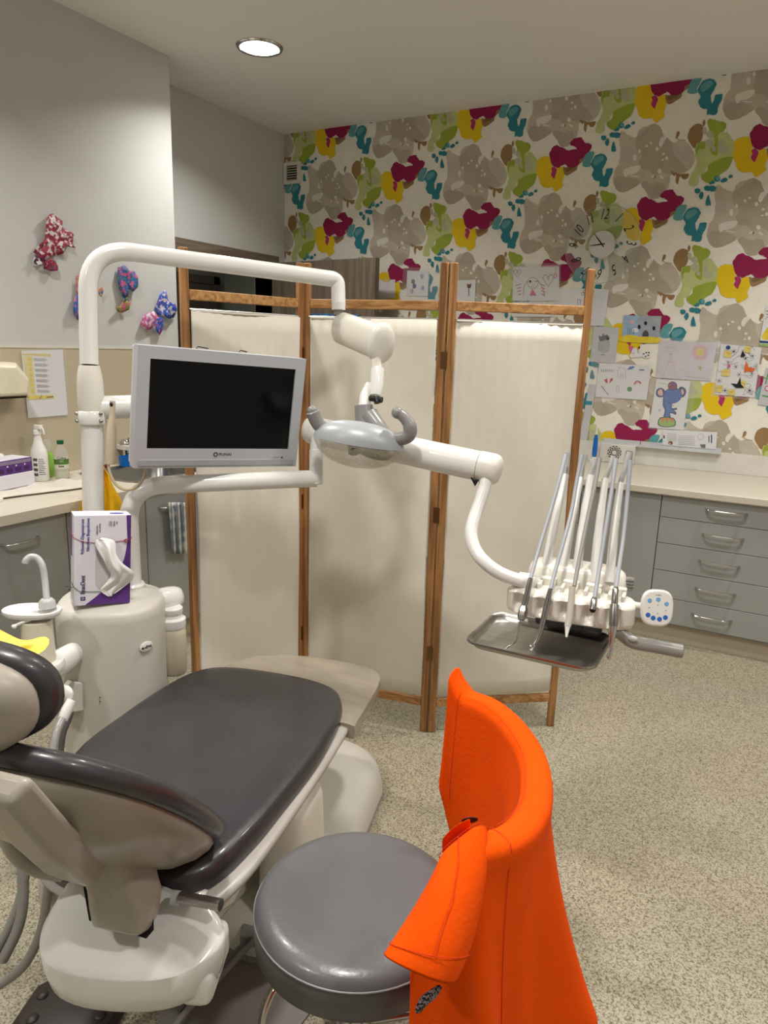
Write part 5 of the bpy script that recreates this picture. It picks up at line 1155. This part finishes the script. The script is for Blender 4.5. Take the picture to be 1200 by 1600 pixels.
# clear-brown toe cover
toe = [(x, y) for x, y in rs if y > .40]
tcv = cr([(x*1.012, y, 0) for x, y in [(.283, .42), (.279, .55), (.274, .66), (.257, .745), (.20, .79), (.05, .806), (-.10, .78), (-.202, .705), (-.237, .58), (-.27, .42)]], 5)
pl = [(p.x, p.y) for p in tcv]
b = MB(MC); b.loft([[(x*1.01, y, .470) for x, y in pl], [(x*1.02, y*1.004, .490) for x, y in pl], [(x*1.01, y*1.003, .508) for x, y in pl], [(x*.95, .42+(y-.42)*.96, .513) for x, y in pl], [(x*.5, .42+(y-.42)*.5, .514) for x, y in pl]])
b.build('toe_cover', mat('worn_plastic_cover', (150, 140, 124), .22, var=.08, scale=5, coat=.3, stretch=(1, 4, 1), bump=.1, bscale=6), ch)
# seat support casting
def blk(name, m, secs, par=ch, bev=.01, M=MC):
    """secs: list of (y, x0, x1, z0, z1)"""
    b = MB(M); b.loft([[(x0, y, z0), (x1, y, z0), (x1, y, z1), (x0, y, z1)] for y, x0, x1, z0, z1 in secs]); return b.build(name, m, par, bevel=bev)
blk('seat_support', M_body, [(-.30, -.15, .17, .40, .47), (-.1, -.15, .19, .33, .47), (.25, -.14, .17, .36, .468), (.55, -.12, .14, .44, .462)], bev=.012)
blk('lift_arm', M_body, [(-.28, -.09, .10, .30, .42), (-.05, -.09, .11, .20, .36), (.35, -.09, .09, .08, .26), (.50, -.08, .08, .04, .16)], bev=.015)
# pump column
pc0 = PZ(455, 1485, .05); 
def lp(v): return MC.inverted() @ v
pcl = lp(Vector((-.965, 1.33, 0)))
b = MB(Matrix.Translation((-.965, 1.325, 0)) @ Matrix.Rotation(R(12), 4, 'Z'))
b.loft([[(p[0]*k+dx, p[1]*k, z) for p in superell(.072, .105, 3.4, 40)] for k, z, dx in ((1.05, .035, -.0), (1.03, .06, 0), (.9, .32, .0), (.86, .40, 0), (.8, .425, 0), (.6, .44, 0), (.2, .444, 0))]); b.build('pump_cover', M_cream2, ch, sharp=70)
# base casting towards the toes
base = [(-1.03, 1.90), (-1.06, 1.99), (-1.16, 2.08), (-1.30, 2.10), (-1.42, 2.04), (-1.46, 1.9), (-1.36, 1.5), (-1.24, 1.25), (-1.05, 1.18), (-.90, 1.25), (-.90, 1.42)]
bs = [(p.x, p.y) for p in cr([(x, y, 0) for x, y in base], 4, True)]
b = MB(); b.loft(inset_rings(bs, [(.99, 0), (1.0, .012), (1.0, .022)], (-1.18, 1.65))); b.build('floor_gasket', M_grey, ch)
b = MB(); b.loft(inset_rings(bs, [(.985, .022), (.98, .06), (.95, .10), (.88, .125), (.7, .14), (.3, .16)], (-1.18, 1.62))); b.build('base_casting', M_body, ch, sharp=70)
# grey base plate and cable
pl4 = [PZ(*p, .008) for p in ((330, 1475), (415, 1455), (520, 1500), (500, 1560), (440, 1640), (330, 1700), (235, 1690), (250, 1560))]
b = MB(); b.loft([[(p.x, p.y, 0) for p in pl4], [(p.x, p.y, .008) for p in pl4]]); b.build('base_plate', mat('grey_base_plate', (128, 124, 120), .4), ch, bevel=.002)
b = MB(); b.tube(cr([PZ(398, 1468, .10), PZ(375, 1492, .05), PZ(345, 1525, .035), PZ(300, 1570, .03), PZ(270, 1610, .03)], 6), .008, 12); b.build('hydraulic_hose', M_grey, ch)
b = MB(); b.tube(cr([PZ(385, 1470, .10), PZ(355, 1500, .05), PZ(320, 1540, .035), PZ(280, 1580, .03)], 6), .005, 10); b.build('hydraulic_hose', mat('dark_grey_hose', (96, 94, 92), .45), ch)
b = MB(); b.box(-.03, .03, -.02, .02, 0, .04, M=Matrix.Translation(PZ(395, 1472, .06)) @ Matrix.Rotation(R(30), 4, 'Z')); b.build('hose_fitting', M_grey, ch, bevel=.006)
# white rear housing
hcx = PD(200, 1490, 1.27)
HS = lp(Vector((-.935, .775, 0)))
MHs = frame(Vector((-.925, .79, .478)), Vector((.90, .43, 0)), Vector((-.43, .90, 0)))
hout = [(-.165, .06), (-.172, .01), (-.165, -.05), (-.13, -.10), (-.06, -.125), (.04, -.125), (.11, -.105), (.155, -.06), (.166, -.025), (.155, .0)]
hr_ = [(p.x, p.y) for p in cr([(x, y, 0) for x, y in hout], 4)]
b = MB(MHs)
def hring2(k, z, tilt=0): return [(x*k, .04+(y-.04)*k, z+tilt*(y-.10)) for x, y in hr_]
b.loft([hring2(.86, -.085), hring2(.95, -.07), hring2(1.0, -.03), hring2(1.01, .005), hring2(1.0, .03, .12), hring2(.95, .055, .25), hring2(.86, .072, .30), hring2(.66, .083, .32), hring2(.3, .088, .3)])
b.build('rear_housing', M_white, ch, sharp=75, sub=0)
for sx in (-1, 1):
    b = MB(MHs); rg = []
    for (z, k) in ((-.05, 1.), (.005, 1.), (.022, .94), (.031, .8)):
        rg.append([((.068 if sx > 0 else -.125)+p[0]*k, .075+p[1]*k, z) for p in superell(.044, .055, 3, 28)])
    b.loft(rg); b.build('housing_shoulder', M_white, ch, sharp=70)
b = MB(); b.add([PD(139, 1438, 1.262), PD(228, 1466, 1.262), PD(240, 1452, 1.262), PD(238, 1400, 1.30), PD(130, 1385, 1.30)], [(0, 1, 2, 3, 4)]); b.build('slot_shade', M_dark, ch, solid=.004)  # dark sheet standing for the shade inside the slot around the knuckle
b = MB(MHs); b.box(.09, .155, -.08, .06, -.10, -.02); b.build('side_fairing', M_white, ch, bevel=.02)
pb_, nb_ = MHs @ Vector((.157, -.02, -.055)), (MHs.to_3x3() @ Vector((1, 0, 0)))
Mq = frame(pb_, Vector((0, 0, 1)).cross(nb_), (0, 0, 1)); MB(Mq).lathe([(0, 0), (1, 0), (1, .001), (0, .001)], 24, M=Matrix.Diagonal((.024, .017, 1, 1))).build('badge', M_body, ch)
text('a-dec', .013, Mq @ Matrix.Translation((0, 0, .0012)), K['black'], ch)
# release lever beside the cushion
lv = MB(); lv.tube([PD(268, 1402, 1.33), PD(284, 1404, 1.33)], .013, 14); lv.build('lever_hub', M_lgrey, ch)
lv = MB(); lv.tube([PD(282, 1402, 1.325), PD(345, 1414, 1.30)], .011, 14); lv.build('release_lever', M_steel, ch)
# ---------- back: frame along the recline
PHI = R(45)
bdir = -CA*math.cos(PHI)+Vector((0, 0, 1))*math.sin(PHI)
BO = CO+CA*(-.20)+Vector((0, 0, .548))+CS*(.062)
MBk = frame(BO, CS, bdir)     # x right, y up along the back, z = x cross y
zt_ = MBk.to_3x3() @ Vector((0, 0, 1))   # points towards ... front or rear
SGN = 1 if zt_.dot(EYE-BO) > 0 else -1   # SGN*z faces the camera (rear of the back)
bh = [(-.03, .0), (-.02, .075), (.02, .145), (.09, .185), (.2, .212), (.34, .225), (.46, .215), (.55, .175), (.60, .11), (.615, 0)]
def bo_out(k=1., sh=0): 
    P = [(w2, v) for v, w2 in bh]+[(-w2*.70, v) for v, w2 in bh[1:-1]][::-1]
    return [(p.x, p.y) for p in cr([(x, y, 0) for x, y in P], 4, True)]
bo_ = bo_out(); BC = (0, .3)
def curved_rings(outl, levels, C, bend=.35):
    out = []
    for k, z in levels:
        out.append([(C[0]+(x-C[0])*k, C[1]+(y-C[1])*k, (z-bend*((C[0]+(x-C[0])*k)**2)*1.0)*SGN) for x, y in outl])
    return out
# shell bulges to the rear (+), cushion to the front (-)
b = MB(MBk); b.loft(curved_rings(bo_, [(.93, -.012), (.965, .0), (.95, .012), (.88, .032), (.74, .055), (.5, .072), (.2, .080)], BC)); b.build('back_shell', M_taupe, ch, sharp=70)
b = MB(MBk); b.loft(curved_rings(bo_, [(.94, -.004), (1.0, -.004), (1.025, -.012), (1.03, -.020), (1.02, -.032), (.96, -.040), (.8, -.042), (.4, -.036), (.1, -.035)], BC)); b.build('back_cushion', M_dkpad, ch, sharp=70)
# spine bracket
def bk(x, y, z): return MBk @ Vector((x, y, z*SGN))
rg = []
for (y, w1, z0, z1, dx) in ((-.02, .055, .05, .10, -.075), (.05, .062, .06, .108, -.06), (.15, .070, .06, .112, -.03), (.34, .056, .055, .105, .055), (.52, .050, .035, .08, .110), (.66, .045, .0, .04, .125)):
    rg.append([(dx-w1, y, z0*SGN), (dx-w1*.72, y, z1*SGN), (dx+w1*.72, y, z1*SGN), (dx+w1, y, z0*SGN)])
b = MB(MBk); b.loft(rg); b.build('spine_cover', M_taupe2, ch, bevel=.012)
# knee joint down into the housing
j0 = bk(0, -.02, .085); j1 = MHs @ Vector((0, .035, .07))
d_ = (j1-j0); 
def quadring(c, w1, dpt): 
    X = (MHs.to_3x3() @ Vector((1, 0, 0))); Y = (MHs.to_3x3() @ Vector((0, 1, 0)))*.55+Vector((0, 0, .0)); Y = (MHs.to_3x3() @ Vector((0, 1, 0)))
    return [c-X*w1-Y*dpt*.6, c-X*w1*.8-Y*dpt, c+X*w1*.8-Y*dpt, c+X*w1-Y*dpt*.6, c+X*w1+Y*dpt, c-X*w1+Y*dpt]
def kr4(l, r2, D0, D1, dp):
    a_, c_ = PD(*l, D0), PD(*r2, D1); back = Vector((-.45, .88, -.1))*dp
    m1, m2 = a_*.86+c_*.14, a_*.14+c_*.86
    return [a_+back*.25, m1-back*.1, m2-back*.1, c_+back*.25, c_+back, a_+back]
b = MB(); b.loft([kr4((134, 1446), (230, 1466), 1.262, 1.255, .07), kr4((129, 1400), (234, 1424), 1.245, 1.24, .07), kr4((112, 1350), (212, 1362), 1.215, 1.22, .08), kr4((100, 1322), (196, 1312), 1.19, 1.20, .09), kr4((100, 1300), (190, 1292), 1.19, 1.20, .07)])
b.build('back_knuckle', M_taupe2, ch, bevel=.01)
# headrest
PH2 = R(84); hdir = -CA*math.cos(PH2)+Vector((0, 0, 1))*math.sin(PH2)
HC = BO+bdir*.58+Vector((0, 0, .105))-CS*.018
MHd = frame(HC, CS, hdir); ho = superell(.135, .078, 2.4, 44)
def hrng(levels): return [[(x*k, y*k, (z-1.6*(x*k)**2)*SGN) for x, y in ho] for k, z in levels]
b = MB(MHd); b.loft(hrng([(.95, .0), (.99, .012), (.97, .03), (.85, .05), (.5, .066), (.2, .07)])); b.build('headrest_shell', M_taupe2, ch, sharp=70)
b = MB(MHd); b.loft(hrng([(.95, .004), (1.02, .0), (1.05, -.014), (1.02, -.032), (.9, -.042), (.5, -.044), (.1, -.042)])); b.build('headrest_cushion', M_dkpad, ch, sharp=70)
b = MB(); b.tube([BO+bdir*.55+zt_*SGN*.02, HC+zt_*SGN*.02], .02, 14, flat=1.8); b.build('headrest_bar', M_chrome, ch)
# armrest of the far side, seen under the spine cover
ar = cr([PD(-30, 1180, 1.22), PD(-5, 1230, 1.24), PD(6, 1285, 1.26), PD(26, 1330, 1.29), PD(58, 1354, 1.32), PD(100, 1362, 1.34)], 6)
MB().tube(ar, .0175, 18).build('armrest', M_taupe2, ch)
MB().tube([PD(92, 1357, 1.335), PD(108, 1361, 1.345)], .0135, 14).build('armrest_pin', M_chrome, ch)
MB().tube([PD(108, 1361, 1.345), PD(135, 1366, 1.36)], .010, 14).build('armrest_axle', M_black, ch)
ar = cr([PD(55, 1290, 1.36), PD(75, 1320, 1.36), PD(100, 1338, 1.36), PD(135, 1350, 1.37)], 5)
MB().tube(ar, .02, 16).build('armrest_bracket', M_taupe, ch)
# hanging hoses at bottom left
for k, (pts, rr) in enumerate((([(52, 1285, 1.5), (44, 1340, 1.5), (35, 1390, 1.5), (18, 1440, 1.5), (-8, 1490, 1.5)], .009), ([(34, 1330, 1.5), (36, 1400, 1.5), (28, 1450, 1.5), (4, 1500, 1.5)], .011), ([(78, 1345, 1.45), (74, 1400, 1.45), (62, 1460, 1.45), (36, 1510, 1.45), (-5, 1542, 1.45)], .009))):
    p_ = cr([PD(*p) for p in pts], 14); MB().tube(p_, [rr*(1+.06*(i % 2)) for i in range(len(p_))], 12).build('corrugated_hose', M_grey, ch)
# yellow bib
g = [[(-14, 972), (10, 992), (30, 1000)], [(-12, 990), (20, 1000), (45, 1002)], [(-5, 1000), (30, 1003), (64, 993)], [(4, 1010), (40, 1010), (84, 1000)], [(20, 1015), (45, 1018), (70, 1016)], [(36, 1030), (46, 1032), (52, 1022)]]
rows = [cr([PD(x+3*math.sin(i*3+j*2), y+4*math.cos(i*2.3+j*1.7), 1.5-.02*j+.03*math.sin(i*2+j*1.4)) for i, (x, y) in enumerate(r)], 4) for j, r in enumerate(g)]
o = MB().sheet(rows).build('yellow_mask', mat('yellow_tissue', (236, 214, 90), .6, trans=.0, var=.04), solid=.001, sub=1); tag(o, 'crumpled translucent yellow face mask lying by the headrest and bowl', 'mask')
# foot control
fc = PZ(112, 1590, .0); fc.z = 0
t = thing('foot_control', 'dark brown studded foot control disc under the chair', 'foot control', fc); Mf2 = Matrix.Translation(fc)
MB(Mf2).lathe([(0, 0), (.125, 0), (.13, .01), (.115, .03), (.09, .036), (0, .036)], 8).build('disc', mat('dark_brown_rubber', (58, 50, 46), .45), t, bevel=.004)
for k in range(8):
    q = 2*math.pi*k/8+.2; MB(Mf2).ell((.08*math.cos(q), .08*math.sin(q), .036), (.014, .014, .006), 12).build('stud', mat('dark_brown_rubber', (58, 50, 46), .45), t)
# ================================================================== STOOL
SQ = Vector((-.578, 1.0, 0)); ZS = .54
st = thing('round_stool', 'round grey vinyl stool on a chrome column', 'stool', SQ); Ms_ = Matrix.Translation(SQ)
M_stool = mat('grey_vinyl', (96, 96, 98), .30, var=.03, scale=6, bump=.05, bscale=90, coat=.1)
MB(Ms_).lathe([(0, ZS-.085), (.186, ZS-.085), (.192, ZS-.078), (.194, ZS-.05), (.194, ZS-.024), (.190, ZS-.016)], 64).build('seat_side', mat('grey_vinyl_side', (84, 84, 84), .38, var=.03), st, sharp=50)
MB(Ms_).lathe([(.188, ZS-.019), (.1925, ZS-.016), (.189, ZS-.006), (.180, ZS+.001), (.16, ZS+.006), (.1, ZS+.010), (.03, ZS+.011), (0, ZS+.011)], 64).build('seat_cushion', M_stool, st, sharp=60)
MB(Ms_).tube([(.193*math.cos(q), .193*math.sin(q), ZS-.0175) for q in (2*math.pi*i/64 for i in range(65))], .0018, 8).build('piping', mat('grey_piping', (140, 140, 140), .4), st)
MB(Ms_).lathe([(0, .10), (.036, .10), (.036, .38), (.026, .385), (.026, ZS-.084), (0, ZS-.084)], 28).build('column', M_chrome, st)
MB(Ms_).lathe([(0, ZS-.10), (.09, ZS-.10), (.09, ZS-.084), (0, ZS-.084)], 24).build('seat_plate', M_steel, st)
for k in range(5):
    q = R(72*k+200); d = Vector((math.cos(q), math.sin(q), 0))
    lg = MB().tube([SQ+d*.03+Vector((0, 0, .11)), SQ+d*.20+Vector((0, 0, .085)), SQ+d*.28+Vector((0, 0, .07))], [.022, .018, .015], 14, flat=.8).build('leg', M_chrome, st)
    b = MB(Matrix.Translation(SQ+d*.27) @ Matrix.Rotation(q+1, 4, 'Z')); b.tube([(0, -.018, .026), (0, -.006, .026)], .026, 20); b.tube([(0, .006, .026), (0, .018, .026)], .026, 20); b.build('caster', M_black, lg)
rr_ = .185; rz = .245
MB().tube([SQ+Vector((rr_*math.cos(q), rr_*math.sin(q), rz)) for q in (2*math.pi*i/64 for i in range(65))], .0095, 14).build('foot_ring', M_chrome, st)
for k in range(3):
    q = R(120*k+160); d = Vector((math.cos(q), math.sin(q), 0)); MB().tube([SQ+d*.034+Vector((0, 0, rz)), SQ+d*rr_+Vector((0, 0, rz))], .007, 10).build('ring_spoke', M_chrome, st)
# back support arc carrying the tunic (mostly hidden by it)
ZB = .80
arc = [(-.517, 1.325), (-.455, 1.315), (-.393, 1.277), (-.338, 1.22), (-.301, 1.15), (-.275, 1.05), (-.283, .955), (-.322, .90)]
ap = cr([(x, y, ZB-.022) for x, y in arc], 5)
MB().tube(ap, .017, 16).build('back_support', M_stool, st)
q_ = Vector((-.29, 1.10, 0)); MB().tube(fillet([SQ+Vector((.05, .02, ZS-.095)), q_+Vector((.01, 0, ZS-.095)), q_+Vector((.0, 0, ZB-.03))], .04, 6), .010, 12).build('support_stem', M_chrome, st)
# ================================================================== ORANGE TUNIC
M_or = mat('orange_cotton', (240, 82, 4), 1., spec=.15, var=.02, scale=14, bump=.12, bscale=140)
tn = thing('tunic', 'bright orange short-sleeved work tunic hung over the back support of the stool', 'tunic', Vector((-.33, 1.08, .25)))
# stations along the support; each: plan point, outward direction
ST = []
apl = [(-.545, 1.335), (-.517, 1.332), (-.455, 1.32), (-.393, 1.283), (-.338, 1.226), (-.301, 1.155), (-.277, 1.055), (-.283, .965), (-.315, .905), (-.352, .872), (-.392, .862)]
apc = cr([(x, y, 0) for x, y in apl], 5)
NS = len(apc)
def fold(i, d): return 0
rows = []; 
for i, p in enumerate(apc):
    u = i/(NS-1)
    a_ = apc[max(i-1, 0)]; c_ = apc[min(i+1, NS-1)]; tg = (c_-a_).normalized(); outw = Vector((tg.y, -tg.x, 0)) 
    if outw.dot(p-SQ) < 0: outw = -outw
    zr = .805+.055*max(0, 1-u/.12)+.012*math.sin(u*9)-.20*max(0, (u-.82)/.18)**1.6          # collar peak at the far end
    inlen = .15+.17*max(0, 1-abs(u-.15)/.3)-.08*max(0, (u-.6)/.4)                 # how far the inner side hangs
    outlen = .445-.035*math.exp(-((u-.62)/.08)**2)+.1*max(0, u-.7)
    row = []
    for k in range(9):                                           # inner side, hem -> top
        s_ = k/8; z = zr-.01-inlen*(1-s_); off = -.030-.018*(1-s_)+.008*math.sin(u*22+s_*2)*(1-s_)
        row.append(p+outw*off+Vector((0, 0, z)))
    for k in range(5):                                           # roll over the bar
        q = math.pi*(1-k/4); row.append(p+outw*(.030*math.cos(q))+Vector((0, 0, zr+.018*math.sin(q))))
    for k in range(1, 17):                                       # outer side
        s_ = k/16; z = zr-.01-outlen*s_; amp = .036*s_*math.sin(u*24+.8)+.016*s_*math.sin(u*47+1)
        off = .022+.016*s_+.066*s_*s_*(1-.45*min(1, max(0, (u-.52)/.12)))+amp
        row.append(p+outw*off+Vector((0, 0, z)))
    rows.append(row)
MB().sheet(rows).build('body_panel', M_or, tn, solid=.0022, sub=1)
# sleeve: open tube from the shoulder down to the cuff over the seat
def ring3(cl, cr__, D0, D1, depth, n=20, sag=0):
    L_, R_ = PD(*cl, D0), PD(*cr__, D1); c = (L_+R_)/2; a_ = (R_-L_)/2
    nrm = a_.cross(Vector((0, 0, 1))).normalized(); 
    if nrm.dot(FW) < 0: nrm = -nrm
    return c, a_, nrm, depth
secs = [((690, 1345), (760, 1290), 1.085, 1.095, .03), ((672, 1372), (765, 1340), 1.065, 1.07, .035), ((650, 1412), (756, 1400), 1.045, 1.05, .040), ((625, 1450), (745, 1452), 1.03, 1.03, .042), ((610, 1473), (735, 1490), 1.02, 1.02, .044), ((598, 1490), (714, 1534), 1.015, 1.01, .044)]
rings = []
for (cl, c2, D0, D1, dp) in secs:
    L_, R_ = PD(*cl, D0), PD(*c2, D1); c = (L_+R_)/2; ax = (R_-L_)/2
    rings.append([c, ax, dp])
out = []
for j, (c, ax, dp) in enumerate(rings):
    nxt = rings[min(j+1, len(rings)-1)][0]; prv = rings[max(j-1, 0)][0]; tg = (nxt-prv).normalized()
    nn = tg.cross(ax).normalized()
    if nn.dot(FW) > 0: nn = -nn                      # towards the camera
    r = []
    for k in range(28):
        q = 2*math.pi*k/28; r.append(c+ax*math.cos(q)+nn*dp*math.sin(q)*(1 if math.sin(q) > 0 else .9)*(abs(math.sin(q))**.2)+nn*.004*math.sin(3*q+j))
    out.append(r)
MB().loft(out, caps=(False, False)).build('sleeve', M_or, tn, solid=.002, sub=1)
# stitched cuff line, seams
c, ax, dp = rings[-2]
def ribbon(pts, w_=.0012, m=mat('orange_seam', (206, 52, 6), .9), name='seam'): MB().tube(pts, w_/2, 6).build(name, m, tn)
ribbon([v+(v-c).normalized()*.0016 for v in out[-2]]+[out[-2][0]])
ribbon([r[7]+(r[7]-rings[j][0]).normalized()*.002 for j, r in enumerate(out[:5])])
ribbon([out[0][k]+(out[0][k]-rings[0][0]).normalized()*.0018 for k in range(28)])
# collar flap inside with dark neck label
cg = [[PD(690+i*9, 1332-i*7-j*9+abs(i-2)*2, 1.14-.012*j) for i in range(6)] for j in range(4)]
MB().sheet(cg).build('collar', M_or, tn, solid=.002, sub=1)
lb = PD(734, 1281, 1.12); Ml = frame(lb, RT*1+UP*.1, UP*.8-FW*.5)
MB(Ml).lathe([(0, 0), (1, 0), (1, .001), (0, .001)], 20, M=Matrix.Diagonal((.013, .007, 1, 1))).build('neck_label', K['black'], tn)
# vent with checked trim near the lower hem
vp = cr([PD(652, 1582, 1.03), PD(662, 1565, 1.03), PD(676, 1553, 1.03), PD(688, 1541, 1.03)], 5)
MB().tube(vp, [.004+.006*math.sin(math.pi*i/(len(vp)-1)) for i in range(len(vp))], 10, flat=.5).build('checked_trim', mat('checked_trim', (150, 140, 150), .8, scale=300, rgb2=(24, 20, 24), ramp=(.48, .52)), tn)

def seam_on(idx, name='seam'):
    pts = []
    for i, k in idx:
        p = rows[i][k]; a_ = rows[i][max(k-1, 0)]; c_ = rows[i][min(k+1, len(rows[i])-1)]; d_ = rows[min(i+1, NS-1)][k]-rows[max(i-1, 0)][k]
        n_ = (c_-a_).cross(d_).normalized()
        if n_.dot(EYE-p) < 0: n_ = -n_
        pts.append(p+n_*.0022)
    ribbon(cr(pts[::2], 4), .0011, name=name)
iS = int(NS*.74); seam_on([(iS, k) for k in range(10, len(rows[0]))])
iM = int(NS*.50); seam_on([(iM, k) for k in range(13, len(rows[0]))])
seam_on([(i, 10) for i in range(int(NS*.12), int(NS*.74))])
seam_on([(int(NS*.10), k) for k in range(10, 1, -1)])

# ---------------- groups of repeats
GROUPS = {'childs_drawing': "children's drawings pinned on the wallpaper", 'paper_butterfly': 'painted paper butterflies on the left wall', 'drawer_cabinet': 'grey base cabinets under the back worktop',
          'base_cabinet': 'grey plain base cabinets', 'sink_base_cabinet': 'grey sink cabinets of the left counter', 'glove_box': 'glove boxes stacked on the left counter', 'worktop': 'speckled beige worktops', 'dental_handpiece': 'steel handpieces in the delivery head'}
for o in list(scene.objects):
    if o.parent is None and 'label' in o.keys():
        g_ = GROUPS.get(o.name.split('.')[0])
        if g_: o['group'] = g_
